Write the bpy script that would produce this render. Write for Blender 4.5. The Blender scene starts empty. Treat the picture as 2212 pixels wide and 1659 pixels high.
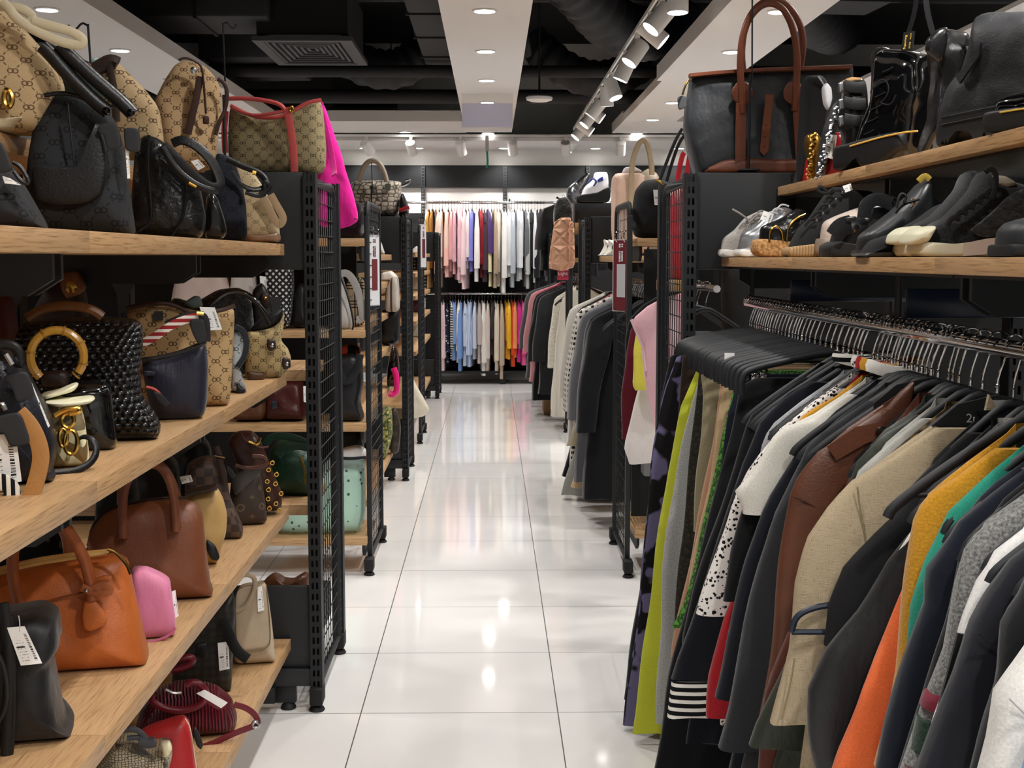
import bpy, bmesh, math, random
from mathutils import Vector, Matrix, noise
R = math.radians
SC = bpy.context.scene
COL = SC.collection
# ---------------------------------------------------------------- camera, world, exposure
FPX, CX, CY, EYE = 2810.0, 1106.0, 829.5, 1.38          # photograph 2212 x 1659
PITCH = math.atan(272.5 / FPX)
YAW = math.atan(44 / FPX * math.cos(PITCH))
cd = bpy.data.cameras.new('camera'); cam = bpy.data.objects.new('camera', cd); COL.objects.link(cam)
cd.sensor_width = 36; cd.lens = FPX / 2212 * 36; cd.clip_start = .05; cd.clip_end = 80
cam.location = (0, 0, EYE); cam.rotation_euler = (math.pi / 2 - PITCH, 0, -YAW)
SC.camera = cam
w = bpy.data.worlds.new('world'); SC.world = w; w.use_nodes = True
w.node_tree.nodes['Background'].inputs[0].default_value = (.9, .93, 1, 1)
w.node_tree.nodes['Background'].inputs[1].default_value = .25
vs = SC.view_settings
SC.display_settings.display_device = 'sRGB'
vs.view_transform = 'Standard'; vs.look = 'None'; vs.gamma = 1; vs.use_curve_mapping = False
vs.exposure = 1.05
SC.cycles.adaptive_threshold = .015; SC.cycles.max_bounces = 6; SC.cycles.diffuse_bounces = 4; SC.cycles.glossy_bounces = 3
SC.cycles.transmission_bounces = 4; SC.cycles.transparent_max_bounces = 6
SC.cycles.sample_clamp_indirect = 4; SC.cycles.caustics_reflective = False; SC.cycles.caustics_refractive = False
DOWNLIGHT_W, TRACK_W = 34, 24
# ---------------------------------------------------------------- photograph pixel -> point in the room
_cp, _sp, _cy, _sy = math.cos(PITCH), math.sin(PITCH), math.cos(YAW), math.sin(YAW)
_F = Vector((_sy * _cp, _cy * _cp, -_sp)); _R = Vector((_cy, -_sy, 0)); _U = _R.cross(_F); _C = Vector((0, 0, EYE))
def ray(px, py): return _F + _R * ((px - CX) / FPX) + _U * ((CY - py) / FPX)
def at(px, py, x=None, y=None, z=None):
    d = ray(px, py)
    t = (x / d.x) if x is not None else (y / d.y) if y is not None else ((z - EYE) / d.z)
    return _C + d * t
# ---------------------------------------------------------------- objects
def tag(o, label=None, cat=None, group=None, kind=None):
    for k, v in (('label', label), ('category', cat), ('group', group), ('kind', kind)):
        if v: o[k] = v
    return o
def empty(name, loc=(0, 0, 0), rz=0, label=None, cat=None, group=None):
    o = bpy.data.objects.new(name, None); COL.objects.link(o); o.empty_display_size = .05
    o.location = loc; o.rotation_euler = (0, 0, rz)
    return tag(o, label, cat, group)
def link(name, me, mat=None, parent=None, loc=None, rz=None):
    o = bpy.data.objects.new(name, me); COL.objects.link(o)
    if mat is not None:
        if len(me.materials) == 0: me.materials.append(mat)
        elif me.materials[0] != mat:
            o.material_slots[0].link = 'OBJECT'; o.material_slots[0].material = mat
    if parent is not None: o.parent = parent
    if loc is not None: o.location = loc
    if rz is not None: o.rotation_euler = (0, 0, rz)
    return o
def copy_tree(o, parent=None):
    c = o.copy(); COL.objects.link(c)
    if parent is not None: c.parent = parent
    for ch in KIDS.get(o.name, []): copy_tree(ch, c)
    return c
KIDS = {}
def kids(root):
    for ch in [x for x in COL.objects if x.parent == root]:
        KIDS.setdefault(root.name, []).append(ch); kids(ch)
# ---------------------------------------------------------------- mesh collector
class G:
    def __init__(s): s.v = []; s.f = []; s.uv = []; s.sm = []
    def add(s, v, f, uv=None, smooth=True):
        b = len(s.v); s.v += [tuple(p) for p in v]
        for i, q in enumerate(f):
            s.f.append(tuple(b + k for k in q)); s.uv.append(uv[i] if uv else None); s.sm.append(smooth)
        return s
    def box(s, x0, x1, y0, y1, z0, z1, M=None):
        v = [Vector((x, y, z)) for z in (z0, z1) for y in (y0, y1) for x in (x0, x1)]
        if M is not None: v = [M @ p for p in v]
        return s.add(v, [(0, 2, 3, 1), (4, 5, 7, 6), (0, 1, 5, 4), (2, 6, 7, 3), (0, 4, 6, 2), (1, 3, 7, 5)], smooth=False)
    def rbox(s, x0, x1, y0, y1, z0, z1, b=.004):
        bm = bmesh.new(); bmesh.ops.create_cube(bm, size=1)
        for q in bm.verts: q.co = Vector(((x0 + x1) / 2 + q.co.x * (x1 - x0), (y0 + y1) / 2 + q.co.y * (y1 - y0), (z0 + z1) / 2 + q.co.z * (z1 - z0)))
        bmesh.ops.bevel(bm, geom=bm.edges[:], offset=b, segments=2, profile=.5, affect='EDGES')
        bm.verts.index_update()
        s.add([q.co.copy() for q in bm.verts], [[q.index for q in f.verts] for f in bm.faces], smooth=True); bm.free(); return s
    def tube(s, pts, r, n=8, closed=False, hint=(0, 1, 0), taper=None):
        pts = [Vector(p) for p in pts]; m = len(pts)
        ra, rb = (r if isinstance(r, tuple) else (r, r)); V = []
        hint = Vector(hint); prev = None; flat = min(ra, rb) < .45 * max(ra, rb)
        if flat: n = max(n, 8)
        for i, p in enumerate(pts):
            a = pts[(i - 1) % m] if (closed or i) else p; b = pts[(i + 1) % m] if (closed or i < m - 1) else p
            t = (b - a); t = t.normalized() if t.length > 1e-9 else Vector((0, 0, 1))
            h = hint if prev is None else prev
            B = h - t * h.dot(t)
            if B.length < 1e-4: B = t.orthogonal()
            B.normalize(); A = t.cross(B); prev = B
            k = taper(i / max(1, m - 1)) if taper else 1
            for j in range(n):
                th = 2 * math.pi * (j + (.5 if flat else 0)) / n
                ca, sa = math.cos(th), math.sin(th)
                if flat: ca, sa = math.copysign(abs(ca) ** .3, ca), math.copysign(abs(sa) ** .3, sa)
                V.append(p + A * (ra * k * ca) + B * (rb * k * sa))
        fs = []
        for i in range(m if closed else m - 1):
            i2 = (i + 1) % m
            for j in range(n): fs.append((i * n + j, i * n + (j + 1) % n, i2 * n + (j + 1) % n, i2 * n + j))
        if not closed: fs += [tuple(range(n))[::-1], tuple((m - 1) * n + j for j in range(n))]
        return s.add(V, fs)
    def lathe(s, prof, n=20, M=None):
        V = []
        for r_, z in prof:
            for j in range(n): V.append(Vector((r_ * math.cos(2 * math.pi * j / n), r_ * math.sin(2 * math.pi * j / n), z)))
        m = len(prof); fs = [(i * n + j, i * n + (j + 1) % n, (i + 1) * n + (j + 1) % n, (i + 1) * n + j) for i in range(m - 1) for j in range(n)]
        fs += [tuple(range(n))[::-1], tuple((m - 1) * n + j for j in range(n))]
        if M is not None: V = [M @ p for p in V]
        return s.add(V, fs)
    def slab(s, poly, v0, v1, uv01=None):                # polygon (u,z) extruded between depths v0..v1
        n = len(poly); V = [(u, v0, z) for u, z in poly] + [(u, v1, z) for u, z in poly]
        fs = [tuple(range(n)), tuple(range(n, 2 * n))[::-1]] + [(i, i + n, (i + 1) % n + n, (i + 1) % n) for i in range(n)]
        uv = None
        if uv01: uv = [list(uv01), list(uv01)[::-1]] + [[uv01[0]] * 4] * n
        return s.add(V, fs, uv, smooth=False)
    def mesh(s, name='mesh', flip=False, sharp=40):
        me = bpy.data.meshes.new(name); me.from_pydata(s.v, [], s.f)
        bm = bmesh.new(); bm.from_mesh(me)
        uvs = s.uv; ul = bm.loops.layers.uv.new('UVMap'); bm.faces.ensure_lookup_table()
        for i, f in enumerate(bm.faces):
            f.normal_update(); n = f.normal; a = (abs(n.x), abs(n.y), abs(n.z)); f.smooth = s.sm[i]
            for k, l in enumerate(f.loops):
                if uvs[i] is not None: l[ul].uv = uvs[i][k]
                else:
                    c = l.vert.co
                    l[ul].uv = (c.x, c.z) if a[1] >= a[0] and a[1] >= a[2] * .7 else (c.y, c.z) if a[0] >= a[2] * .7 else (c.x, c.y)
        bmesh.ops.recalc_face_normals(bm, faces=bm.faces[:])
        bm.to_mesh(me); bm.free()
        if sharp: me.set_sharp_from_angle(angle=R(sharp))
        return me
def chaikin(p, it=2, closed=True, w=.25):
    p = [Vector(q) for q in p]
    for _ in range(it):
        o = []; n = len(p)
        if not closed: o.append(p[0])
        for i in range(n if closed else n - 1):
            a, b = p[i], p[(i + 1) % n]; o += [a * (1 - w) + b * w, a * w + b * (1 - w)]
        if not closed: o.append(p[-1])
        p = o
    return p
def lerp_path(pts, t):                                     # polyline of (a,b) sorted by first -> b at t
    if t <= pts[0][0]: return pts[0][1]
    for (a, b), (c, d) in zip(pts, pts[1:]):
        if t <= c: return b + (d - b) * (t - a) / max(1e-9, c - a)
    return pts[-1][1]
def pillow(poly, T, n=4, top=1, v0=0, wr=0, seed=0, smooth=1, foot=1):
    """closed outline (u,z) given real thickness T: full at the middle, rounded to the rim; thinner towards the top"""
    P = chaikin(chaikin([(a, b) for a, b in poly], 1, True, .14), 1, True, .25) if smooth else [Vector(q) for q in poly]
    # resample
    Q = []; seg = [(P[i], P[(i + 1) % len(P)]) for i in range(len(P))]; L = sum((b - a).length for a, b in seg); N = max(44, min(150, int(L / .008)))
    st = L / N; acc = 0
    for a, b in seg:
        l = (b - a).length
        while acc < l - 1e-9: Q.append(a + (b - a) * (acc / l)); acc += st
        acc -= l
    P = Q; N = len(P); c = sum(P, Vector((0, 0))) / N
    z0 = min(p.y for p in P); z1 = max(p.y for p in P)
    S = [1, .985, .95, .9, .82, .7, .55, .38, .2, .06]
    V = []; F = []
    def th(z):
        k = (z - z0) / max(1e-6, z1 - z0)
        return T * (1 + (top - 1) * k) * (foot + (1 - foot) * min(1, k * 4))
    def depth(s, p):
        h = th(p.y) / 2 * (1 - s ** n) ** (1 / n)
        return h
    for side in (-1, 1):
        for s_ in S[(1 if side > 0 else 0):]:
            for p in P:
                q = c + (p - c) * s_
                q.y = max(q.y, z0)
                v = v0 + T / 2 + side * depth(s_, q)
                V.append(Vector((q.x, v, q.y)))
    K = len(S)
    def idx(side, k, j): return j if (side > 0 and k == 0) else (k * N + j if side < 0 else (K + k - 1) * N + j)
    for side in (-1, 1):
        for k in range(K - 1):
            for j in range(N):
                q = (idx(side, k, j), idx(side, k, (j + 1) % N), idx(side, k + 1, (j + 1) % N), idx(side, k + 1, j))
                F.append(q)
        F.append(tuple(idx(side, K - 1, j) for j in range(N)))
    if wr:
        for i, p in enumerate(V):
            if i >= N:
                q = p * 9 + Vector((seed * 3.7, seed, 0))
                nz = noise.noise(q) + .6 * noise.noise(q * 2.3)
                k = min(1, (p.z - z0) / .03)
                V[i] = p + Vector((noise.noise(q + Vector((9, 0, 0))) * wr * .4, nz * wr, 0)) * k
    return G().add(V, F)
# ---------------------------------------------------------------- materials (all procedural)
def lin(c):
    if isinstance(c, str): c = [int(c[i:i + 2], 16) / 255 for i in (0, 2, 4)]
    v = [(x / 12.92 if x <= .04045 else ((x + .055) / 1.055) ** 2.4) for x in c]
    k = .5 + .5 * min(1, (.3 * v[0] + .59 * v[1] + .11 * v[2]) / .22)          # dark dyes are deeper than they look under bright lamps
    return tuple(x * k for x in v) + (1,)
class X:                                                    # a socket with arithmetic
    def __init__(s, nt, k): s.nt = nt; s.k = k
    def m(s, op, *a):
        n = s.nt.nodes.new('ShaderNodeMath'); n.operation = op
        for i, q in enumerate((s,) + a):
            if isinstance(q, X): s.nt.links.new(q.k, n.inputs[i])
            else: n.inputs[i].default_value = q
        return X(s.nt, n.outputs[0])
    def __add__(s, o): return s.m('ADD', o)
    def __sub__(s, o): return s.m('SUBTRACT', o)
    def __mul__(s, o): return s.m('MULTIPLY', o)
    def __truediv__(s, o): return s.m('DIVIDE', o)
    def lt(s, o): return s.m('LESS_THAN', o)
    def gt(s, o): return s.m('GREATER_THAN', o)
    def mx(s, o): return s.m('MAXIMUM', o)
    def mn(s, o): return s.m('MINIMUM', o)
    def ab(s): return s.m('ABSOLUTE')
    def fr(s): return s.m('FRACT')
    def fl(s): return s.m('FLOOR')
    def sq(s): return s.m('SQRT')
    def si(s): return s.m('SINE')
class Mat:
    def __init__(s, name, col='808080', rough=.6, metal=0, coat=0, sheen=0, spec=.4):
        s.m = bpy.data.materials.new(name); s.m.use_nodes = True; s.nt = s.m.node_tree; s.b = s.nt.nodes['Principled BSDF']
        i = s.b.inputs; i['Base Color'].default_value = lin(col); i['Roughness'].default_value = rough; i['Metallic'].default_value = metal
        i['Coat Weight'].default_value = coat; i['Coat Roughness'].default_value = .06; i['Sheen Weight'].default_value = sheen; i['Specular IOR Level'].default_value = spec
        s.m.diffuse_color = lin(col)
    def xy(s, which='UV', sx=1, sy=1):
        t = s.nt.nodes.new('ShaderNodeTexCoord'); p = s.nt.nodes.new('ShaderNodeSeparateXYZ'); s.nt.links.new(t.outputs[which], p.inputs[0])
        s._vec = t.outputs[which]; s.z = X(s.nt, p.outputs[2])
        return X(s.nt, p.outputs[0]) * sx, X(s.nt, p.outputs[1]) * sy
    def vec(s, which='UV', scale=(1, 1, 1)):
        t = s.nt.nodes.new('ShaderNodeTexCoord'); mp = s.nt.nodes.new('ShaderNodeMapping'); mp.inputs['Scale'].default_value = scale
        s.nt.links.new(t.outputs[which], mp.inputs[0]); return mp.outputs[0]
    def noise(s, scale, detail=2, which='UV', stretch=(1, 1, 1), out=0):
        n = s.nt.nodes.new('ShaderNodeTexNoise'); n.inputs['Scale'].default_value = scale; n.inputs['Detail'].default_value = detail
        s.nt.links.new(s.vec(which, stretch), n.inputs['Vector']); return X(s.nt, n.outputs[out])
    def voro(s, scale, feature='F1', which='UV', stretch=(1, 1, 1), rnd=1, out='Distance'):
        n = s.nt.nodes.new('ShaderNodeTexVoronoi'); n.feature = feature; n.inputs['Scale'].default_value = scale; n.inputs['Randomness'].default_value = rnd
        s.nt.links.new(s.vec(which, stretch), n.inputs['Vector']); return X(s.nt, n.outputs[out])
    def mix(s, f, a, b):
        n = s.nt.nodes.new('ShaderNodeMix'); n.data_type = 'RGBA'; n.clamp_factor = True
        for k, q in ((0, f), (6, a), (7, b)):
            if isinstance(q, X): s.nt.links.new(q.k, n.inputs[k])
            elif k == 0: n.inputs[k].default_value = q
            else: n.inputs[k].default_value = lin(q)
        return X(s.nt, n.outputs[2])
    def color(s, x): s.nt.links.new(x.k, s.b.inputs['Base Color']); return s
    def rough(s, x): s.nt.links.new(x.k, s.b.inputs['Roughness']); return s
    def bump(s, h, st=.3, d=.002):
        n = s.nt.nodes.new('ShaderNodeBump'); n.inputs['Strength'].default_value = st; n.inputs['Distance'].default_value = d
        s.nt.links.new(h.k, n.inputs['Height']); s.nt.links.new(n.outputs[0], s.b.inputs['Normal']); return s
MC = {}
def memo(fn):
    def g(*a):
        k = (fn.__name__,) + a
        if k not in MC: MC[k] = fn(*a).m
        return MC[k]
    return g
def shade(c, k):
    v = [int(c[i:i + 2], 16) / 255 for i in (0, 2, 4)]; return [min(1, max(0, x * k)) for x in v]
@memo
def plain(c, rough=.5, metal=0, coat=0): return Mat('plain', c, rough, metal, coat)
@memo
def cloth(c):                                              # woven cloth
    m = Mat('cloth', c, .92, sheen=.15, spec=.2); n = m.noise(300, 2); m.color(m.mix(n, shade(c, .86), shade(c, 1.08)))
    return m.bump(m.noise(9, 3, stretch=(1.6, .7, 1)) * 6 + m.noise(500, 1) * .12, .45, .004)
@memo
def heather(c, d):                                         # flecked knit or tweed
    m = Mat('heather', c, .95, sheen=.2, spec=.2); n = m.noise(260, 3); m.color(m.mix((n - .35) * 3.3, d, c)); return m.bump(n, .6, .002)
@memo
def linen(c, d):
    m = Mat('linen', c, .95, spec=.2); a = m.noise(90, 3, stretch=(1, 9, 1)); b = m.noise(90, 3, stretch=(9, 1, 1)); f = a + b - .75
    m.color(m.mix(f * 3.2 + .5, d, c)); return m.bump(f + m.noise(10, 3) * 9, .5, .0025)
@memo
def knit(c, d):                                            # chunky knit
    m = Mat('knit', c, .95, sheen=.2, spec=.2); v = m.voro(75, rnd=.5); m.color(m.mix(v * 1.6, c, d)); return m.bump(v, -.9, .004)
@memo
def denim(c):
    m = Mat('denim', c, .9, spec=.2); n = m.noise(25, 3); k = m.noise(500, 1); m.color(m.mix(n * .6 + k * .5, shade(c, .75), shade(c, 1.35))); return m.bump(k, .2, .001)
@memo
def stripes(c, d, per, duty, axis):
    m = Mat('stripes', c, .9, spec=.2); x, y = m.xy(); t = ((x if axis == 'x' else y) * (1 / per)).fr(); m.color(m.mix(t.lt(duty), c, d)); return m
@memo
def gingham(c, d, per):
    m = Mat('gingham', c, .9, spec=.2); x, y = m.xy(sx=1 / per, sy=1 / per); m.color(m.mix((x.fr().lt(.5)).mn(y.fr().lt(.5)), d, c)); return m
@memo
def plaid():
    m = Mat('plaid', 'cdb79a', .8); x, y = m.xy(sx=12, sy=12); a = x.fr(); b = y.fr()
    k = ((a * 6).fr().lt(.35) * a.lt(.5)).mx((b * 6).fr().lt(.35) * b.lt(.5)); c = m.mix(k, 'cdb79a', '2a2420')
    m.color(m.mix(((a - .75).ab().lt(.015)).mx((b - .75).ab().lt(.015)), c, 'a02828')) if False else m.color(c); return m
@memo
def blotch(c, d, scale, th):                               # printed blotches
    m = Mat('print', c, .9, spec=.2); n = m.noise(scale, 2); m.color(m.mix((n - th) * 25, c, d)); return m
@memo
def specks(c, d, scale, th):                               # small sprigs and specks
    m = Mat('specks', c, .9, spec=.2); v = m.voro(scale) + m.noise(scale * 1.7, 2) * .5; m.color(m.mix((v - th) * 25, d, c)); return m
@memo
def lace(c, d):
    m = Mat('lace', c, .85); v = m.voro(70, 'DISTANCE_TO_EDGE'); k = m.noise(60, 2); m.color(m.mix(v * 4 + k - .5, d, c)); return m.bump(v, .8, .004)
@memo
def leather(c, rough=.42, grain=.25):
    m = Mat('leather', c, rough); v = m.voro(260); n = m.noise(9, 3); m.color(m.mix(n, shade(c, .85), shade(c, 1.12))); m.rough(n * .25 + (rough - .1)); return m.bump(v * grain + m.noise(11, 4) * 3.5, .4, .0022)
@memo
def emboss(c):                                             # embossed glossy leather
    m = Mat('embossed', c, .3); v = m.voro(38, 'SMOOTH_F1'); k = m.noise(70, 3); return m.bump(v + k * .6, .9, .005)
@memo
def patent(c): return Mat('patent', c, .07, coat=.6).bump(Mat('tmp').noise(1, 1), 0, 0) if False else Mat('patent', c, .08, coat=.6)
@memo
def nylon(c):
    m = Mat('nylon', c, .48, sheen=.1); return m.bump(m.noise(13, 4, stretch=(1.5, .8, 1)), .6, .010)
def _motif(m, cell):
    x, y = m.xy(sx=1 / cell, sy=1 / cell * 1.1)
    wob = m.noise(7, 1) - .5
    x = x + wob * .25; y = y + wob * .2
    a = x.fr() - .5; b = y.fr() - .5; a2 = (x + .5).fr() - .5; b2 = (y + .5).fr() - .5
    return x, y, a, b, a2, b2
@memo
def monogram(c, d, cell, soft=0):                          # canvas of linked paired rings on a hexagon chain
    m = Mat('monogram_canvas', c, .8, spec=.25)
    x, y, a, b, a2, b2 = _motif(m, cell)
    def ring(p, q):
        out = None
        for s in (-.085, .085):
            r = ((p + s) * (p + s) + q * q * 1.3).sq(); k = (r - .105).ab().lt(.03); out = k if out is None else out.mx(k)
        return out
    mot = ring(a, b).mx(ring(a2, b2))
    r1 = (a * a + b * b).sq(); r2 = (a2 * a2 + b2 * b2).sq(); far = r1.gt(.2) * r2.gt(.2)
    d1 = ((x + y).fr() - .5).ab(); d2 = ((x - y).fr() - .5).ab()
    line = (d1.gt(.463)).mx(d2.gt(.463)); dots = ((x * 38).si().gt(-.35))
    ink = mot.mx(line * dots * far); w = m.noise(420, 2)
    base = m.mix(w, shade(c, .88), shade(c, 1.08))
    m.color(m.mix(ink * (.85 - soft), base, d)); return m.bump(w, .2, .001)
@memo
def flowers(c, d, cell):                                   # sparse four-petal print on brown canvas
    m = Mat('flower_canvas', c, .45); x, y, a, b, a2, b2 = _motif(m, cell)
    p = (a.ab() * b.ab()).sq() + (a * a + b * b).sq() * .5; q = (a2 * a2 + b2 * b2).sq()
    k = p.lt(.09).mx((q - .16).ab().lt(.035)); m.color(m.mix(k * .75, c, d)); return m
@memo
def checker(c, d, cell):
    m = Mat('checker_canvas', c, .45); x, y = m.xy(sx=1 / cell, sy=1 / cell); k = ((x.fl() + y.fl()) * .5).fr().gt(.25); m.color(m.mix(k, c, d)); return m
@memo
def hexes(c, d):
    m = Mat('hex_print', c, .45); v = m.voro(48, rnd=.25); m.color(m.mix((v - .38) * 14, d, c)); return m
@memo
def woven(c, per=.017):                                    # plaited leather strips
    m = Mat('woven_leather', c, .25); x, y = m.xy(sx=1 / per, sy=1 / per * 1.4); row = y.fl(); xx = (x + (row * .5)).fr() - .5; yy = y.fr() - .5
    h = (xx * xx * 4 + yy * yy * 3).m('MULTIPLY', -1) + 1
    return m.bump(h, .8, .005)
@memo
def mesh_weave(c, d, per):
    m = Mat('woven_plastic', c, .4); x, y = m.xy(sx=1 / per, sy=1 / per); k = (((x + y).fr() - .5).ab().lt(.25)) * (((x - y).fr() - .5).ab().lt(.25)); m.color(m.mix(k, d, c)); return m.bump(k, .4, .002)
@memo
def croc(c, d):
    m = Mat('croc_leather', c, .3); v = m.voro(1, 'DISTANCE_TO_EDGE', stretch=(28, 40, 30), rnd=.55); m.color(m.mix((v - .02) * 7, d, c)); return m.bump(v, .5, .003)
@memo
def snake():
    m = Mat('snake_leather', 'b8ad92', .45); v = m.voro(150, 'DISTANCE_TO_EDGE', stretch=(1, 1.5, 1), rnd=.4); n = m.noise(16, 3)
    a = m.mix((n - .5) * 9, 'bdb296', '4d4a49'); a = m.mix((v - .05) * 9, '4a443c', a); return m.color(a).bump(v, .5, .002)
@memo
def clear_print(c, d):                                     # clear plastic with small dark charms printed on it
    m = Mat('clear_plastic', c, .12); v = m.voro(33, rnd=.6); k = v.lt(.22); m.color(m.mix(k, c, d)); m.b.inputs['Alpha'].default_value = 1
    t = m.nt.nodes.new('ShaderNodeBsdfTransparent'); t.inputs[0].default_value = lin('e4f4ec'); ms = m.nt.nodes.new('ShaderNodeMixShader'); o = m.nt.nodes['Material Output']
    m.nt.links.new((k * .6 + .3).k, ms.inputs[0]); m.nt.links.new(t.outputs[0], ms.inputs[1]); m.nt.links.new(m.b.outputs[0], ms.inputs[2]); m.nt.links.new(ms.outputs[0], o.inputs[0])
    return m
@memo
def glassy(tint, alpha):
    m = Mat('clear_acrylic', tint, .05); t = m.nt.nodes.new('ShaderNodeBsdfTransparent'); ms = m.nt.nodes.new('ShaderNodeMixShader'); o = m.nt.nodes['Material Output']
    ms.inputs[0].default_value = alpha; m.nt.links.new(t.outputs[0], ms.inputs[1]); m.nt.links.new(m.b.outputs[0], ms.inputs[2]); m.nt.links.new(ms.outputs[0], o.inputs[0]); return m
@memo
def pleats(c):
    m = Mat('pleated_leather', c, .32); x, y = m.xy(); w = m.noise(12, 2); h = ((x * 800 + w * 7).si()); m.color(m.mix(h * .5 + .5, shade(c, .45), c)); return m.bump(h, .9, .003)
@memo
def quilt(c):
    m = Mat('quilted', c, .7); x, y = m.xy(sx=8, sy=8); a = x.fr() - .5; b = y.fr() - .5; h = ((a.ab() - b.ab()).ab()).mn(a.ab()).mn(b.ab()); return m.bump(h * 8, 1, .02)
@memo
def oak():
    m = Mat('oak', 'c39b6e', .45); n = m.noise(3.2, 3, stretch=(1.5, 26, 26)); k = m.noise(2, 4, stretch=(6, 160, 160)); b = m.noise(1.3, 1)
    a = m.mix(n, 'a27b52', 'c39f74'); a = m.mix((k - .5) * 4.5, a, '86643f'); a = m.mix((b - .5) * 1.2, a, 'cbaa80')
    return m.color(a).bump(k, .1, .001)
@memo
def tile():
    m = Mat('porcelain_tile', 'e6e4e2', .07, spec=.6); x, y = m.xy('Object'); a = ((x + .4) * (1 / .6)).fr(); b = ((y - .223) * (1 / .6047)).fr()
    g = (a - .5).ab().gt(.4972).mx((b - .5).ab().gt(.4972)); n = m.noise(1.2, 4, 'Object')
    m.color(m.mix(g, m.mix(n, 'dedcda', 'ebe9e7'), '55534f')); m.rough(m.noise(.8, 3, 'Object') * .05 + .035 + g * .4); return m.bump(g * -1 + m.noise(3, 2, 'Object') * .12, .25, .0015)
@memo
def plaster(c):
    m = Mat('painted_plaster', c, .85, spec=.3); return m.bump(m.noise(40, 3, 'Object'), .05, .002)
@memo
def price():                                               # printed price label: bar code up one side, small grey lines on the other
    m = Mat('price_label', 'f4f4f2', .5); x, y = m.xy(); bars = m.noise(1, 0, stretch=(0, 46, 0)).gt(.5) * (x - .8).ab().lt(.07) * (y - .45).ab().lt(.36)
    ln = ((y * 13).fr() - .5).ab().lt(.16) * (x - .33).ab().lt(.2) * (y - .35).ab().lt(.3) * m.noise(1, 0, stretch=(30, 13, 0)).gt(.47)
    blk = (y - .47).ab().lt(.02) * (x - .3).ab().lt(.2)
    m.color(m.mix(bars.mx(blk).mx(ln * .55), 'f4f4f2', '2a2a2c')); return m
@memo
def glow(s):
    m = Mat('lamp_glow', 'ffffff'); m.b.inputs['Emission Color'].default_value = (1, .97, .92, 1); m.b.inputs['Emission Strength'].default_value = s; return m
@memo
def cork():
    m = Mat('cork', 'c4935c', .8); v = m.noise(120, 3); m.color(m.mix((v - .35) * 3, '8f6436', 'cfa068')); return m.bump(v, .3, .001)
@memo
def furry(c):
    m = Mat('fur', c, .95, sheen=.4); n = m.noise(60, 4); m.color(m.mix(n, shade(c, .75), shade(c, 1.15))); return m.bump(n, 1, .012)
@memo
def floral(a, b, c):
    m = Mat('floral', a, .7); v = m.voro(45, out='Color'); n = m.noise(35, 3); q = m.mix((n - .45) * 14, a, b); m.color(m.mix((m.noise(50, 2) - .57) * 20, q, c)); return m
BLK = plain('202327', .55); GOLD = plain('c9a04e', .22, 1.0); CHROME = plain('d8d8dc', .08, 1.0); SILVER = plain('b9bcc0', .25, 1.0)
WHT = plain('eeedeb', .6); STEEL = plain('24272b', .45); RUB = plain('18181a', .7)
# ---------------------------------------------------------------- the room shell
def boxm(*a, M=None): return G().box(*a, M=M).mesh()
def struct(name, me, mat): return tag(link(name, me, mat), kind='structure')
YB = 14.76
struct('floor', boxm(-7.5, 7.5, -3, 15, -.1, 0), tile())
struct('ceiling', boxm(-7.5, 7.5, -3, 15, 3.75, 3.85), plaster('1b1b1d'))
struct('wall_back', boxm(-7.5, 7.5, YB, 15, 0, 3.75), plaster('e4e2de'))
struct('wall_left', boxm(-7.6, -7.5, -3, 15, 0, 3.75), plaster('55555a'))
struct('wall_right', boxm(7.5, 7.6, -3, 15, 0, 3.75), plaster('55555a'))
struct('wall_front', boxm(-7.5, 7.5, -3.1, -3, 0, 3.75), plaster('c9c7c3'))
SOF = plaster('e6e3e1')
ZS = 2.66
struct('trim_1', boxm(-.266, .208, -2.5, 13.5, ZS, ZS + .1), SOF)                    # dropped ceiling band over the aisle
struct('trim_2', boxm(-2.64, -2.04, -2.5, 12.44, ZS, ZS + .1), SOF)                  # left band
g = G().box(1.24, 1.74, -2.5, 12.44, ZS, ZS + .07).box(1.20, 1.24, -2.5, 9.6, ZS - .0, ZS + .11)
struct('trim_3', g.mesh(), SOF)                                                     # right band with its raised lip
struct('trim_4', boxm(2.68, 3.28, -2.5, 12.44, ZS, ZS + .025), SOF)
struct('trim_5', boxm(-4.5, -.2661, 12.44, 13.78, ZS, ZS + .1), SOF)                  # cross band before the back wall
struct('trim_6', boxm(1.24, 4.5, 12.4401, 13.6, ZS, ZS + .1), SOF)
struct('trim_7', boxm(-4.5, 4.5, 13.62, YB, 2.585, 2.65), SOF)                       # bulkhead over the back wall
struct('trim_8', boxm(-3.2, 3.2, YB - .035, YB - .001, 2.165, 2.41), plain('1f2225', .5))  # black band on the back wall
struct('trim_9', boxm(-3.2, 3.2, YB - .03, YB - .001, .14, 1.88), plain('2a2a2c', .7))
struct('baseboard_back', boxm(-7.5, 7.5, YB - .012, YB, 0, .1), plain('c9c7c3', .5))
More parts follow.
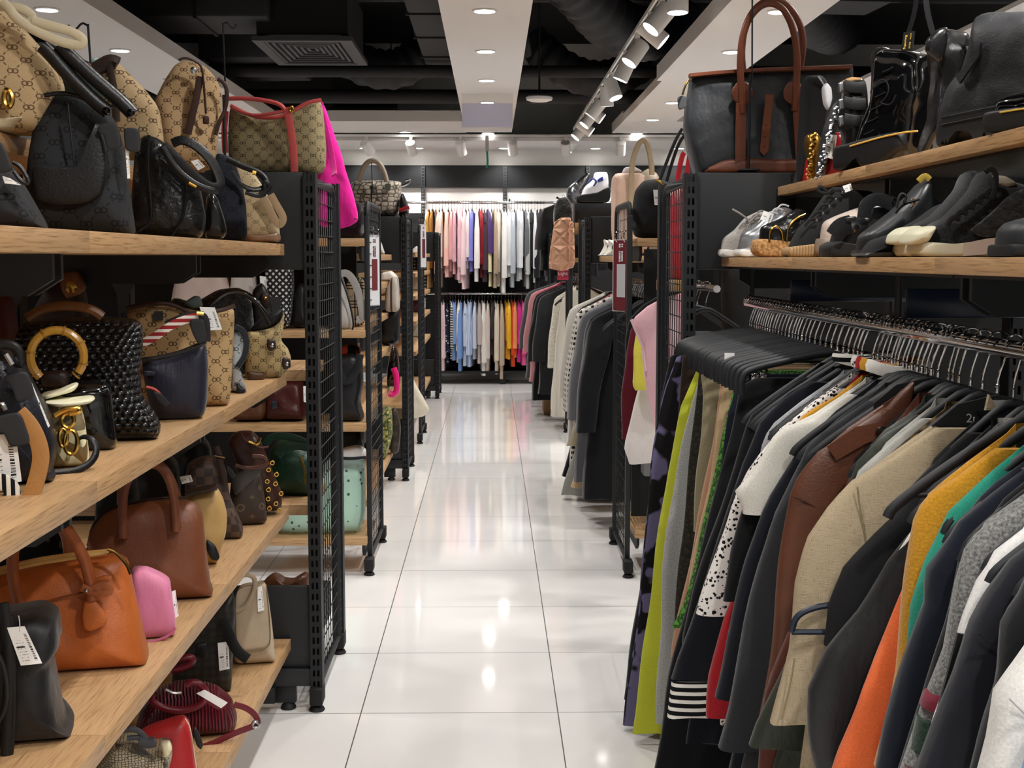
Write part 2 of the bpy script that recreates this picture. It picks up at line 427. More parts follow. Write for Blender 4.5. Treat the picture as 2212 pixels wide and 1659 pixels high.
# ---------------------------------------------------------------- lamps
lens_me = G().lathe([(.0, .004), (.052, .004), (.052, .0), (.05, -.002)], 24).mesh()
ring_me = G().lathe([(.053, .004), (.066, .004), (.068, .001), (.066, -.003), (.055, -.004), (.053, 0)], 24).mesh()
def downlight(x, y, z, label, grp='recessed downlights', e=1.0):
    t = empty('ceiling_downlight', (x, y, z - .0045), 0, label, 'light', grp)
    link('trim_ring', ring_me, WHT, t); link('lens', lens_me, glow(14.0), t)
    ld = bpy.data.lights.new('downlight', 'SPOT'); ld.energy = DOWNLIGHT_W * e; ld.spot_size = R(128); ld.spot_blend = .7; ld.shadow_soft_size = .05; ld.color = (1, .97, .935)
    lo = bpy.data.objects.new('lamp', ld); COL.objects.link(lo); lo.parent = t; lo.location = (0, 0, -.012)
Y0 = 6.912
for i in range(-7, 6):
    y = Y0 + 1.3315 * i
    nm = {0: 'nearest in view', 1: 'second in view', 2: 'third in view', 3: 'fourth in view', 4: 'fifth in view', 5: 'last by the back wall'}
    for x, s in ((-.034, 'in the white ceiling band over the aisle'), (-2.295, 'in the left white ceiling band'), (1.498, 'in the right white ceiling band'), (2.98, 'in the far right white ceiling band')):
        if i == 5 and x == 2.98: continue
        q = nm.get(i, 'over the camera')
        downlight(x, y, ZS, f'round recessed downlight {s}, {q}', 'recessed downlights')
downlight(-.88, 13.47, ZS, 'round recessed downlight in the cross band left of the aisle')
downlight(-2.9, 13.47, ZS, 'round recessed downlight in the far left of the cross band')
for px, s in ((790, 'leftmost'), (905, 'left of centre'), (1088, 'over the aisle'), (1285, 'right of the aisle'), (1465, 'rightmost')):
    p = at(px, 321, z=2.585); downlight(p.x, 14.5, 2.585, f'round recessed downlight in the bulkhead above the back rail, {s}', e=.6)
# track with spot heads
TX = .855
t = empty('lighting_track', (TX, 6, 2.7), 0, 'long white lighting track running along the right ceiling gap', 'track')
link('track_rail', G().box(-.018, .018, -8.5, 7.55, -.012, .012).mesh(), WHT, t)
link('track_groove', G().box(-.006, .006, -8.5, 7.55, -.0135, -.0125).mesh(), STEEL, t)
t2 = empty('lighting_track', (0, 13.58, 2.63), 0, 'white lighting track running across above the back wall rail', 'track')
link('track_rail', G().box(-3.2, 3.2, -.018, .018, -.012, .012).mesh(), WHT, t2)
link('track_groove', G().box(-3.2, 3.2, -.006, .006, -.0135, -.0125).mesh(), STEEL, t2)
for yy in (1, 3.5, 6.2, 8.6, 11, 13): pass
head_me = G().lathe([(.0, .1), (.044, .1), (.05, .094), (.05, -.048), (.047, -.05), (.046, -.042), (.0, -.042)], 24).mesh()
hl_me = G().lathe([(0, -.0405), (.043, -.0405), (.043, -.0425), (0, -.0425)], 20).mesh()
stem_me = G().box(-.014, .014, -.03, .03, -.03, 0).tube([(0, 0, -.02), (0, 0, -.095)], .007).mesh()
def spot(x, y, z, aim, label, e=1.0, grp='track spotlights'):
    t = empty('track_spotlight', (x, y, z), 0, label, 'spotlight', grp)
    link('stem', stem_me, WHT, t)
    d = (Vector(aim) - Vector((x, y, z - .14))).normalized(); q = (-d).to_track_quat('Z', 'Y')
    h = link('head', head_me, WHT, t); h.location = Vector((0, 0, -.1)) + d * .04; h.rotation_mode = 'QUATERNION'; h.rotation_quaternion = q
    l = link('lamp_lens', hl_me, glow(9.0), h)
    ld = bpy.data.lights.new('spot', 'SPOT'); ld.energy = TRACK_W * e; ld.spot_size = R(75); ld.spot_blend = .8; ld.shadow_soft_size = .04; ld.color = (1, .97, .94)
    lo = bpy.data.objects.new('lamp', ld); COL.objects.link(lo); lo.parent = h; lo.location = (0, 0, -.055)
for i, (px, ax, ay, az) in enumerate(((1462, 0, -.05, -1), (1428, -.62, -.14, -.75), (1405, .75, -.12, -.65), (1376, -.55, -.16, -.8), (1352, -.4, .05, -.9), (1322, .3, -.25, -.9), (1311, .05, .1, -1), (1291, -.6, .1, -.75), (1276, -.6, -.1, -.75), (1283, .8, -.1, -.6), (1256, -.6, -.1, -.7), (1262, .8, -.1, -.6), (1236, -.5, -.2, -.8))):
    p = at(px, 150, x=TX)
    spot(TX, p.y, 2.688, (TX + ax, p.y + ay, 2.548 + az), f'white cylinder spotlight on the long right track, {["first", "second", "third", "fourth", "fifth", "sixth", "seventh", "eighth", "ninth", "tenth", "eleventh", "twelfth", "last"][i]} from the camera')
for i, y in enumerate((-1, .6, 2.2, 3.6)):
    spot(TX, y, 2.688, ((.4, -.5, 1.1, -.9)[i], y + 1.3, .5), f'white cylinder spotlight on the long right track, {["fourth", "third", "second", "first"][i]} one overhead', e=1.5)
for px, on, s in ((792, -.4, 'leftmost'), (888, -.55, 'second from the left'), (995, .0, 'third from the left'), (1107, .35, 'right of the aisle ceiling band'), (1222, .9, 'by the end of the long track'), (1341, 1.4, 'rightmost')):
    p = at(px, 300, y=13.58)
    spot(p.x, 13.58, 2.618, (on, 14.7, 1.2), f'white cylinder spotlight on the cross track, {s}', e=.32)
# ---------------------------------------------------------------- black plenum: ducts, pipes, vents
DK = plain('3a3a3d', .75); DK2 = plain('2a2a2c', .8)
def single(name, me, mat, label, cat, group=None, **k): return tag(link(name, me, mat, **k), label, cat, group)
def duct(a, label, rot=0, mat=None):
    x0, x1, y0, y1, z0, z1 = a
    c = Vector(((x0 + x1) / 2, (y0 + y1) / 2, (z0 + z1) / 2)); hx, hy, hz = (x1 - x0) / 2, (y1 - y0) / 2, (z1 - z0) / 2
    t = empty('air_duct', c, rot, label, 'duct')
    link('duct_body', G().rbox(-hx, hx, -hy, hy, -hz, hz, .02).mesh(), mat or DK, t)
    L = max(hx, hy); n = max(2, int(L * 2 / .9))
    for i in range(n):
        p = -L + (i + .5) * 2 * L / n
        q = (p - .012, p + .012, -hy - .012, hy + .012) if hx >= hy else (-hx - .012, hx + .012, p - .012, p + .012)
        link('flange', G().box(*q, -hz - .012, hz + .012).mesh(), DK2, t)
    g = G()
    for sx in (-.8, .8): g.tube([(sx * hx, 0, hz), (sx * hx, 0, 3.75 - c.z)], .006, 6)
    link('hanger_rod', g.mesh(), DK2, t)
duct((-3.4, -1.5, 8.9, 9.6, 2.98, 3.35), 'dark square air duct crossing above the left ceiling band')
duct((-1.3, -.72, 8.2, 10.0, 3.3, 3.6), 'dark wide air duct above the square ceiling vent')
duct((-.56, -.27, 5.6, 11.2, 3.0, 3.2), 'dark flat air duct running beside the aisle ceiling band', 0, plain('454548', .8))
duct((-2.3, -1.7, 10.7, 12.1, 2.98, 3.3), 'dark insulated duct behind the square ceiling vent', -.1, plain('434346', .85))
duct((1.75, 2.6, 5.5, 8.6, 2.95, 3.4), 'dark wide air duct over the boots on the right', .1, plain('3c3c3f', .85))
def flex(pts, r, label):
    P = chaikin(pts, 3, False); Q = []
    for a, b in zip(P, P[1:]):
        n = max(1, int((b - a).length / .02)); Q += [a + (b - a) * k / n for k in range(n)]
    g = G().tube(Q, r, 14, taper=lambda t, m=len(Q): 1 + .05 * math.sin(t * m * 1.2)); single('flexible_duct', g.mesh(sharp=0), plain('2e2e31', .6), label, 'duct')
flex([(-1.5, 11.6, 3.3), (-1.1, 11.4, 3.0), (-.75, 11.4, 2.98), (-.5, 11.5, 3.25), (-.3, 11.5, 3.1), (.3, 11.6, 3.3)], .17, 'black flexible duct looping above the aisle near the back')
flex([(.25, 8.6, 3.35), (.55, 8.8, 3.2), (.85, 9.3, 2.98), (1.2, 9.8, 3.0), (1.6, 10.2, 3.3)], .19, 'black flexible duct sagging between the aisle band and the track')
flex([(2.0, 9.1, 3.3), (2.2, 9.3, 3.08), (2.6, 10, 3.1), (2.9, 11, 3.3)], .2, 'black flexible duct above the right ceiling band')
flex([(.35, 11.8, 3.3), (.7, 11.7, 2.98), (1.1, 11.8, 2.95), (1.6, 12.2, 3.3)], .16, 'black flexible duct low above the end of the track')
for (y, z, r, s) in ((11.0, 2.92, .05, 'nearer'), (12.2, 2.86, .065, 'farther'), (9.9, 3.3, .03, 'thin upper')):
    single('service_pipe', G().tube([(-4, y, z), (4, y, z)], r, 12).mesh(), DK, f'dark service pipe crossing the ceiling void, {s} one', 'pipe', 'service pipes')
for i, (x, y, z) in enumerate(((-.4, 8, 3.35), (.5, 7.6, 3.4), (1.0, 9, 3.3), (-1.8, 8, 3.3))):
    single('cable_tray', G().box(-.06, .06, -2.6, 2.6, -.02, .02).box(-.065, -.055, -2.6, 2.6, -.02, .05).box(.055, .065, -2.6, 2.6, -.02, .05).mesh(), DK2, f'black cable tray in the ceiling void, {["over the left edge of the aisle band", "over the right gap", "above the long track", "over the left band"][i]}', 'cable tray', 'cable trays', loc=(x, y, z))
def vent(x0, x1, y0, y1, z, label):
    t = empty('ceiling_vent', ((x0 + x1) / 2, (y0 + y1) / 2, z), 0, label, 'vent'); a = (x1 - x0) / 2; b = (y1 - y0) / 2; f = .07
    g = G()
    for q in ((-a, a, -b, -b + f), (-a, a, b - f, b), (-a, -a + f, -b + f, b - f), (a - f, a, -b + f, b - f)): g.box(q[0], q[1], q[2], q[3], 0, .03)
    VM = plain('5a5a5e', .6)
    link('vent_frame', g.mesh(), VM, t)
    g = G(); n = 7
    for k in range(n):
        w_ = (a - f) * (1 - k / n); h_ = (b - f) * (1 - k / n); z_ = .004 + .004 * k
        for q in ((-w_, w_, -h_, -h_ + .02), (-w_, w_, h_ - .02, h_), (-w_, -w_ + .02, -h_ + .02, h_ - .02), (w_ - .02, w_, -h_ + .02, h_ - .02)): g.box(*q, z_, z_ + .022)
    link('vent_louvre', g.mesh(sharp=20), VM, t)
    link('plenum_box', boxm(-a + .03, a - .03, -b + .03, b - .03, .05, .4), DK2, t)
    g = G()
    for sx in (-1, 1): g.tube([(sx * a * .8, 0, .4), (sx * a * .8, 0, 3.75 - z)], .006, 6)
    link('hanger_rod', g.mesh(), DK2, t)
vent(-1.63, -.95, 9.05, 10.2, 2.85, 'large square grey ceiling vent with stepped louvres, left of the aisle')
vent(-1.56, -.92, 12.7, 12.4 + .98, 2.79, 'small grey ceiling vent near the back wall')
t = empty('smoke_detector', (.39, 10.77, 2.66), 0, 'white round detector hanging in the dark gap right of the aisle band', 'detector')
link('detector_body', G().lathe([(0, .03), (.1, .03), (.11, .02), (.105, .0), (.07, -.012), (0, -.014)], 24).mesh(), WHT, t)
link('detector_rod', G().tube([(0, 0, .02), (0, 0, 1.1)], .008, 8).mesh(), DK2, t)
# hanging acrylic sign and green strip
t = empty('hanging_sign', (-.032, 10.35, 2.398), 0, 'clear acrylic sign with a blank pale lilac panel hanging over the aisle', 'sign')
link('acrylic_sheet', boxm(-.203, .203, -.004, .004, 0, .2615), glassy('dfe6e2', .16), t)
link('blank_panel', boxm(-.196, .196, -.0062, -.0042, .004, .185), plain('d8d6ea', .4), t)
g = G()
for sx in (-.175, .175): g.tube([(sx, -.012, .18), (sx, .008, .18)], .005, 8)
link('fixing_screw', g.mesh(), CHROME, t)
t = empty('emergency_lamp', (-.02, 13.5, 2.585), 0, 'small lamp bracket with a green strip hanging under the bulkhead', 'lamp')
p0, p1 = at(1052, 305, y=13.5), at(1056, 365, y=13.5)
t.location = (p0.x, 13.5, p0.z)
link('lamp_bracket', boxm(-.018, .018, -.02, .02, -.1, .06), plain('b8bab8', .4), t)
link('green_strip', G().tube([(0, 0, -.1), (.006, 0, -.2), (.004, 0, -.24), (-.006, 0, -.27)], (.011, .003), 8).mesh(), plain('2f9f86', .4), t)
# ---------------------------------------------------------------- shop fittings
def upright_mesh(h, w=.034, d=.05):                          # slotted steel post, slots along both faces
    g = G()
    for s in (-1, 1):
        y = s * d / 2
        for x0, x1 in ((-w / 2, -w / 2 + .007), (-.003, .003), (w / 2 - .007, w / 2)): g.box(x0, x1, y - .0015, y + .0015, 0, h)
        z = .0
        while z < h - .02:
            g.box(-w / 2 + .007, w / 2 - .007, y - .0014, y + .0014, z, z + .014); z += .034
    g.box(-w / 2 - .0015, -w / 2 + .0015, -d / 2, d / 2, 0, h); g.box(w / 2 - .0015, w / 2 + .0015, -d / 2, d / 2, 0, h)
    return g.mesh()
UP = upright_mesh(1.57)
def grid_mesh(L, z0, z1, r=.035):
    g = G(); n = int(L / .052)
    for k in range(1, n): g.tube([(0, k * L / n, z0), (0, k * L / n, z1)], .0017, 5)
    m = int((z1 - z0) / .05)
    for k in range(1, m): g.tube([(.003, 0, z0 + (z1 - z0) * k / m), (.003, L, z0 + (z1 - z0) * k / m)], .002, 5)
    return g.mesh(sharp=0)
def arc(cy, cz, r, a0, a1, n=5): return [(0, cy + r * math.cos(a0 + (a1 - a0) * k / n), cz + r * math.sin(a0 + (a1 - a0) * k / n)) for k in range(n + 1)]
def end_frame(s, y0, L, label, panel, xw=.97):
    label = label.replace('black steel rack end with wire grid on the left of the aisle', 'black wire grid rack end, left of the aisle').replace('black steel rack end with wire grid on the right of the aisle', 'black wire grid rack end, right of the aisle').replace('second from the camera, with a sign hanging on it', 'second from the camera')
    """steel end of a display island; s=-1 left of the aisle, +1 right; wire grid faces the aisle"""
    x = .537 * s if s < 0 else .59
    t = empty('display_end_frame', (x, y0, 0), 0, label, 'display rack')
    g = G()
    path = [(0, .012, .07)] + ([(0, .012, 1.60)] if panel else arc(.072, 1.55, .06, math.pi, math.pi / 2)) + arc(L - .07, 1.55, .06, math.pi / 2, 0) + [(0, L - .01, .07), (0, .012, .07)]
    g.tube(path, (.016, .012), 6, hint=(1, 0, 0)); link('grid_frame', g.mesh(sharp=60), BLK, t)
    link('wire_grid', grid_mesh(L, .08, 1.60), BLK, t)
    for yy in (0, L):
        if not panel and not yy: link('edge_bar', G().rbox(-.011, .011, -.012, .012, .05, 1.56, .003).mesh(), BLK, t)
        u = link('upright', UP, BLK, t) if panel else None
        if u: u.location = (0, -.03 + (yy + .06 if yy else 0), .06)
        ft = G().rbox(-.02, .02, -.045, .03, .02, .075, .006).lathe([(.022, 0), (.025, .004), (.02, .012), (.008, .02)], 14, Matrix.Translation((0, -.02, 0))).mesh()
        f = link('levelling_foot', ft, RUB, t); f.location = (0, -.03 + (yy + .06 if yy else 0), 0)
    if panel:
        a, b = sorted((s * .018, s * (xw - abs(x))))
        link('top_panel', G().rbox(a, b, -.035, -.02, 1.345, 1.632, .004).mesh(), plain('25282c', .5), t)
        link('lower_panel', G().rbox(a, b, -.035, -.02, .13, .385, .004).mesh(), plain('25282c', .5), t)
        link('top_board', G().rbox(a, b, -.02, L - .03, 1.612, 1.632, .002).mesh(), plain('25282c', .5), t)
        link('base_rail', G().rbox(a - (.01 if s < 0 else 0), b + (.01 if s > 0 else 0), -.05, -.01, .075, .13, .004).rbox(s * .1 - .035, s * .1 + .035, -.04, -.012, .02, .075, .003).mesh(), STEEL, t)
        link('levelling_foot', G().lathe([(.02, 0), (.024, .004), (.02, .014), (.008, .022)], 14, Matrix.Translation((s * .09, -.03, 0))).mesh(), RUB, t)
    return t
side = {-1: 'left', 1: 'right'}
EF = {}
for s in (-1, 1):
    for k, (y0, L, panel) in enumerate(((3.93, .52, 1), (5.64, .6, 0), (8.06, .5, 1), (9.68, .55, 0), (12.8, .5, 1))):
        nm = ['nearest to the camera', 'second from the camera, with a sign hanging on it', 'third from the camera', 'fourth from the camera', 'last before the back wall'][k]
        if s > 0: y0 -= (.06 if k == 1 else 0)
        EF[s, k] = end_frame(s, y0, L, f'black steel rack end with wire grid on the {side[s]} of the aisle, {nm}', panel)
# wooden shelves
def shelf(x0, x1, y0, y1, ztop, label, grp, th=.034, bracket=True):
    lx, ly = x1 - x0, y1 - y0; along_y = ly > lx
    t = empty('wooden_shelf', ((x0 + x1) / 2, (y0 + y1) / 2, ztop), math.pi / 2 if along_y else 0, label, 'shelf', grp)
    L, W = (ly, lx) if along_y else (lx, ly)
    b = link('board', G().rbox(-L / 2 + .0005, L / 2 - .0005, -W / 2, W / 2, -th, 0, .0018).mesh(), oak(), t)
    if along_y and x0 > .6 and y1 < 4: link('steel_tray', G().box(-L / 2 + .004, L / 2 - .004, -W / 2, W / 2 - .03, -th - .006, -th - .001).mesh(), STEEL, t)
    if bracket:
        for q in (-1, 1):
            pr = [(-W / 2 + .05, -th - .001), (W / 2, -th - .001), (W / 2, -th - .065), (-W / 2 + .09, -th - .065), (-W / 2 + .05, -th - .04)]
            if along_y and x0 > 0: pr = [(-a, c) for a, c in pr][::-1]
            me = G().slab(pr, 0, .012).mesh()
            o = link('shelf_bracket', me, STEEL, t); o.rotation_euler = (0, 0, math.pi / 2); o.location = (q * (L / 2 - .02) + (.006 if q > 0 else .006), 0, 0)
    return t
SEG = [(1.05, 2.01, 'near'), (2.01, 2.97, 'middle'), (2.97, 3.885, 'far')]
for z, n in ((1.421, 'top'), (1.035, 'second'), (.627, 'third'), (.224, 'lowest')):
    for a, b, q in SEG:
        shelf(-1.06, -.614, a, b, z, f'oak shelf board on the {n} level of the near left rack, {q} section', 'near left shelf boards', bracket=True)
for a, b, q in SEG:
    shelf(-1.25, -.86, a, b, 1.60, f'narrow raised oak shelf board on top of the near left rack, {q} section', 'near left shelf boards', bracket=False)
    shelf(-1.56, -1.10, a, b, 1.035, f'oak shelf board on the rear side of the near left rack, {q} section', 'near left shelf boards', bracket=False)
    shelf(.848, 1.25, a if q != 'near' else 1.3, b, 1.589, f'raised oak shelf board holding boots on the near right rack, {q} section', 'near right shelf boards', th=.026)
    shelf(.685, 1.12, a, b, 1.381, f'oak shelf board holding low shoes on the near right rack, {q} section', 'near right shelf boards', th=.026)
# the steel skeletons of the two near racks
def spine(x, ys, label):
    t = empty('steel_rack', (x, 2.5, 0), 0, label, 'rack')
    for y in ys:
        link('upright', UP, BLK, t).location = (0, y - 2.5, .0)
        link('upright_gusset', G().slab([(-.016, 1.22), (.016, 1.22), (.016, 1.27), (.055, 1.345), (-.055, 1.345), (-.016, 1.27)], -.034, -.031).mesh(), BLK, t).location = (0, y - 2.5, 0)
        link('base_leg', G().rbox(-.42, .42, -.02, .02, .03, .08, .004).mesh(), STEEL, t).location = (0, y - 2.5, 0)
    link('cross_beam', boxm(-.012, .012, ys[0] - 2.5, ys[-1] - 2.5, .9, .93), STEEL, t); link('cross_beam', boxm(-.012, .012, ys[0] - 2.5, ys[-1] - 2.5, .5, .53), STEEL, t)
    return t
spine(-1.08, (1.1, 2.01, 2.97, 3.87), 'black slotted steel frame holding up the near left shelves')
tr = spine(1.2, (1.1, 2.01, 2.97, 3.87), 'black slotted steel frame holding up the near right shelves')
link('back_panel', boxm(.02, .03, -1.4, 1.37, .1, .95), plain('151518', .6), tr)
# shelves across the bays and on the farther racks
for z, n in ((1.463, 'top'), (1.071, 'second'), (.666, 'third'), (.166, 'lowest')):
    shelf(-2.4, -.545, 5.58, 5.98, z, f'oak shelf board facing the camera on the second left rack, {n} level', 'second left rack boards', th=.033)
for z, n in ((1.035, 'upper'), (.612, 'lower')):
    shelf(-2.4, -.57, 4.02, 4.42, z, f'oak shelf board behind the nearest left rack end, {n}', 'bay shelf boards', bracket=False)
for z, n in ((1.40, 'top'), (1.24, 'second'), (1.06, 'third'), (.86, 'fourth'), (.62, 'fifth'), (.2, 'lowest')):
    shelf(-1.05, -.61, 6.3, 8.0, z, f'oak shelf board along the aisle on the second left rack, {n} level', 'second left side boards', bracket=False)
    shelf(-1.05, -.6, 10.3, 12.75, z + .02, f'oak shelf board along the aisle on the far left rack, {n} level', 'far left side boards', bracket=False)
shelf(.62, 2.4, 5.55, 5.95, 1.463, 'oak shelf board under the black shoulder bag on the second right rack', 'second right rack boards', th=.033)
shelf(.62, 2.4, 5.55, 5.95, .20, 'low oak shelf board at the foot of the second right rack', 'second right rack boards', th=.033)
shelf(.66, 1.05, 6.3, 8.0, 1.39, 'oak shelf board carrying white sneakers on the second right rack', 'second right rack boards', th=.033)
shelf(.62, 1.05, 9.72, 12.7, 1.64, 'oak top board under the white boots on the far right rack', 'far right rack boards', bracket=False)
shelf(.62, 1.05, 9.72, 12.7, 1.38, 'oak shelf board lower down on the far right rack', 'far right rack boards', bracket=False)
single('rack_back_panel', boxm(.7, 2.4, 5.99, 6.0, .235, 1.42), plain('17181b', .6), 'black panel behind the pink vest on the second right rack', 'panel')
single('rack_back_panel', boxm(.62, 2.3, 5.7, 5.72, .235, .6), plain('1c1d20', .6), 'low black panel above the bottom board on the second right rack', 'panel')
single('rack_back_panel', boxm(-2.4, -.62, 6.0, 6.02, .1, 1.6), plain('141518', .6), 'black panel behind the second left rack shelves', 'panel')
pg = Mat('pegboard', '232529', .6); x_, y_ = pg.xy(sx=30, sy=30); k_ = ((x_.fr() - .5) * (x_.fr() - .5) + (y_.fr() - .5) * (y_.fr() - .5)).sq().lt(.24); pg.color(pg.mix(k_, '232529', 'c9c5b2'))
single('pegboard_panel', boxm(-.86, -.63, 12.74, 12.75, .92, 1.42), pg.m, 'black perforated board beside the last left rack end', 'panel')
# hanging rails
def rail(p0, p1, r, label, ends=True, reach=(0, 0, .07)):
    a, b = Vector(p0), Vector(p1); t = empty('garment_rail', a, 0, label, 'rail')
    link('rail_tube', G().tube([(0, 0, 0), b - a], r, 16).mesh(), CHROME, t)
    if ends:
        d = (b - a).normalized(); n = d.cross(Vector((0, 0, 1)))
        g = G()
        for q in (0.02, .5, .98):
            c = (b - a) * q + Vector((0, 0, r + .002))
            link('rail_bracket', G().tube([c - Vector((0, 0, .004)), c + Vector((0, 0, .02)), c + Vector((0, 0, .02)) + Vector(reach)], .007, 8).mesh(), STEEL, t)
    return t
RX, RZ = .762, 1.247
rail((RX, 1.0, RZ), (RX, 3.86, RZ), .0135, 'chrome rail under the shoe shelf crowded with black hangers')
for i, y in enumerate((1.5, 2.45, 3.4)):
    single('rail_arm', G().rbox(RX + .02, 1.2, y - .006, y + .006, RZ + .02, RZ + .075, .003).mesh(), plain('2b3a55', .25), f'dark blue glossy bar reaching over the chrome rail, {["nearest", "middle", "farthest"][i]} one', 'rail arm', 'rail arms')
rail((-1.2, 14.42, 1.985), (1.6, 14.42, 1.985), .013, 'upper chrome rail on the back wall', True, (0, .31, 0))
rail((-1.2, 14.42, .985), (1.6, 14.42, .985), .013, 'lower chrome rail on the back wall', True, (0, .31, 0))
for i, x in enumerate((-1.7, -.765, .15, 1.08)):
    single('wall_upright', upright_mesh(2.3, .04, .03), plain('3a3d40', .5), f'slotted dark steel strip on the back wall, {["far left", "left", "right", "far right"][i]} one', 'upright', 'wall uprights', loc=(x, YB - .055, .1))
single('base_shelf', boxm(-1.3, 1.6, 14.2, 14.7, .12, .145), plain('1a1a1c', .5), 'black base shelf under the lower back rail', 'shelf')
g = G().rbox(-.03, .03, -.25, .25, .0, .12, .005); single('shelf_support', g.mesh(), BLK, 'black support block under the back wall base shelf', 'support', loc=(.12, 14.45, 0))
rail((RX, 6.3, RZ), (RX, 8.0, RZ), .0135, 'chrome rail of grey blazers on the second right rack', True, (0, 0, .1))
rail((.72, 10.2, RZ - .02), (.72, 12.7, RZ - .02), .0135, 'chrome rail of dark coats on the far right rack', False)
rail((.80, 4.62, 1.27), (.80, 5.55, 1.27), .0135, 'short chrome rail carrying the pink vest in the right bay')
# ---------------------------------------------------------------- things stood on a shelf, traced in their own upright plane
class Stand:
    """a thing whose front stands in an upright plane through P, turned by yaw; local axes: u along the plane, v away from the viewer, z up"""
    def __init__(s, name, label, cat, px, py, yaw=0, group=None, gz=None, **pin):
        s.P = at(px, py, **pin); s.drop = gz is not None
        if s.drop: s.P.z = gz
        s.rz = R(yaw); c, q = math.cos(s.rz), math.sin(s.rz)
        s.eu = Vector((c, q, 0)); s.ev = Vector((-q, c, 0))
        s.o = empty(name, s.P, s.rz, label, cat, group); s.seed = s.P.x * 7 + s.P.y * 3
    def q(s, px, py, v=0):                                   # pixel -> local point at depth v
        d = ray(px, py); t = ((s.P + s.ev * v) - _C).dot(s.ev) / d.dot(s.ev); p = _C + d * t - s.P
        return Vector((p.dot(s.eu), v, p.z))
    def L(s, pts, v=0): return [(a.x, a.z) for a in (s.q(x, y, v) for x, y in pts)]
    def body(s, pts, T, mat, name='body', n=4, top=1, v=0, wr=.004, smooth=1, parent=None, foot=1, floor=True):
        P = s.L(pts, v + T / 2)
        if floor is True:
            P = [(a, max(b, 0)) for a, b in P]
            if s.drop: m = min(b for a, b in P); h = max(b for a, b in P) - m; P = [(a, 0 if b < m + min(.03, h * .18) else b) for a, b in P]
        return link(name, pillow(P, T, n, top, v, wr, s.seed, smooth, foot).mesh(sharp=50), mat, parent or s.o)
    def tube(s, pts, r, mat, name='handle', v=0, v1=None, it=2, closed=False, parent=None, n=8, hint=(0, 1, 0), sharp=40):
        v1 = v if v1 is None else v1; m = len(pts)
        P = []
        for i, q in enumerate(pts):
            vv = q[2] if len(q) > 2 else v + (v1 - v) * i / max(1, m - 1)
            P.append(s.q(q[0], q[1], vv))
        P = chaikin(P, it, closed)
        return link(name, G().tube(P, r, n, closed, hint).mesh(sharp=sharp), mat, parent or s.o)
    def slab(s, pts, mat, name, v=-.004, t=.003, uv=False, smooth=0, parent=None):
        P = [(a, max(b, .0)) for a, b in s.L(pts, v)]
        if smooth: P = [(p.x, p.y) for p in chaikin(P, smooth)]
        return link(name, G().slab(P, v, v + t, [(0, 1), (1, 1), (1, 0), (0, 0)] if uv else None).mesh(), mat, parent or s.o)
    def pad(s, pts, T, mat, name, v=-.006, n=3, smooth=2, parent=None): # small cushion-shaped part on the front
        return link(name, pillow(s.L(pts, v), T, n, 1, v, 0, 0, smooth).mesh(), mat, parent or s.o)
    def tag(s, pts, v=-.008, loop=None, parent=None):
        o = s.slab(pts, price(), 'price_tag', v, .0012, uv=True, parent=parent)
        if loop: s.tube(loop, .0008, plain('d8d8d8', .4), 'tag_string', v=v, parent=o, n=5)
        return o
    def fob(s, pts, v=-.012, mat=None):                        # black security fob on a wire
        o = s.pad(pts, .012, mat or plain('2b2d30', .6), 'security_fob', v, 8, 1)
        return o
    def disc(s, px, py, r, mat, name='stud', v=-.006, d=.004, parent=None, hole=0):
        c = s.q(px, py, v); M = Matrix.Translation(c) @ Matrix.Rotation(math.pi / 2, 4, 'X')
        if hole: me = G().tube([c + Vector((r * math.cos(k * math.pi / 7), 0, r * math.sin(k * math.pi / 7))) for k in range(14)], hole, 6, True).mesh()
        else: me = G().lathe([(0, 0), (r, 0), (r * .95, d * .6), (r * .6, d), (0, d * 1.1)], 12, M).mesh()
        return link(name, me, mat, parent or s.o)
XA = -.64
BR = leather('4a2c20'); DBR = leather('3a2620'); TANL = leather('b28a55', .5, .15); BKL = leather('1b1b1d', .38); BKL2 = leather('222226', .5)
CAN = monogram('b99f78', '4b2f20', .046); CAN2 = monogram('bb9c74', '56341f', .043); OLV = monogram('8d7f5e', '3f3527', .042); BKC = monogram('37383b', '151517', .052)
# ---- near left rack, top level
b = Stand('canvas_bag', 'black canvas handbag cut off by the left photo edge on the top board', 'bag', 100, 497, 14, x=XA)
b.body([(-130, 498), (-130, 340), (0, 345), (22, 350), (62, 420), (103, 490), (98, 498)], .16, BKC, wr=.005)
b.fob([(-20, 300), (4, 305), (28, 365), (14, 372), (-20, 375)], -.03); b.tag([(5, 380), (22, 385), (46, 400), (10, 396)], -.02)
b.tube([(28, 350), (45, 360), (60, 385), (62, 398), (45, 392), (30, 370)], .003, BKL, 'strap', v=-.01)
b = Stand('shoulder_bag', 'large black monogram canvas bag with a leather front pocket on the top board', 'bag', 285, 512, 10, x=XA)
b.body([(60, 500), (58, 430), (66, 330), (80, 250), (93, 208), (112, 196), (150, 200), (195, 218), (240, 245), (262, 300), (278, 400), (291, 500), (288, 513)], .17, BKC, top=.55, wr=.006)
b.pad([(62, 355), (120, 360), (165, 356), (192, 338), (204, 300), (203, 265), (212, 262), (226, 310), (231, 370), (222, 415), (190, 438), (130, 444), (74, 432)], .03, leather('232325', .45, .5), 'pocket', -.018, 4)
for pts in (((92, 100), (110, 118), (150, 165), (200, 215), (234, 242)), ((128, 98), (165, 135), (215, 180), (262, 220), (287, 246))):
    h = b.tube(pts, .0125, BKL, 'handle', v=-.005, n=10)
    b.disc(pts[-1][0] - 4, pts[-1][1] - 2, .007, plain('3a3a3c', .2, 1), 'handle_ring', -.018, .01, parent=h)
b.tube([(147, 225), (150, 262), (156, 310), (160, 352)], .0016, BKL, 'front_seam', v=-.004)
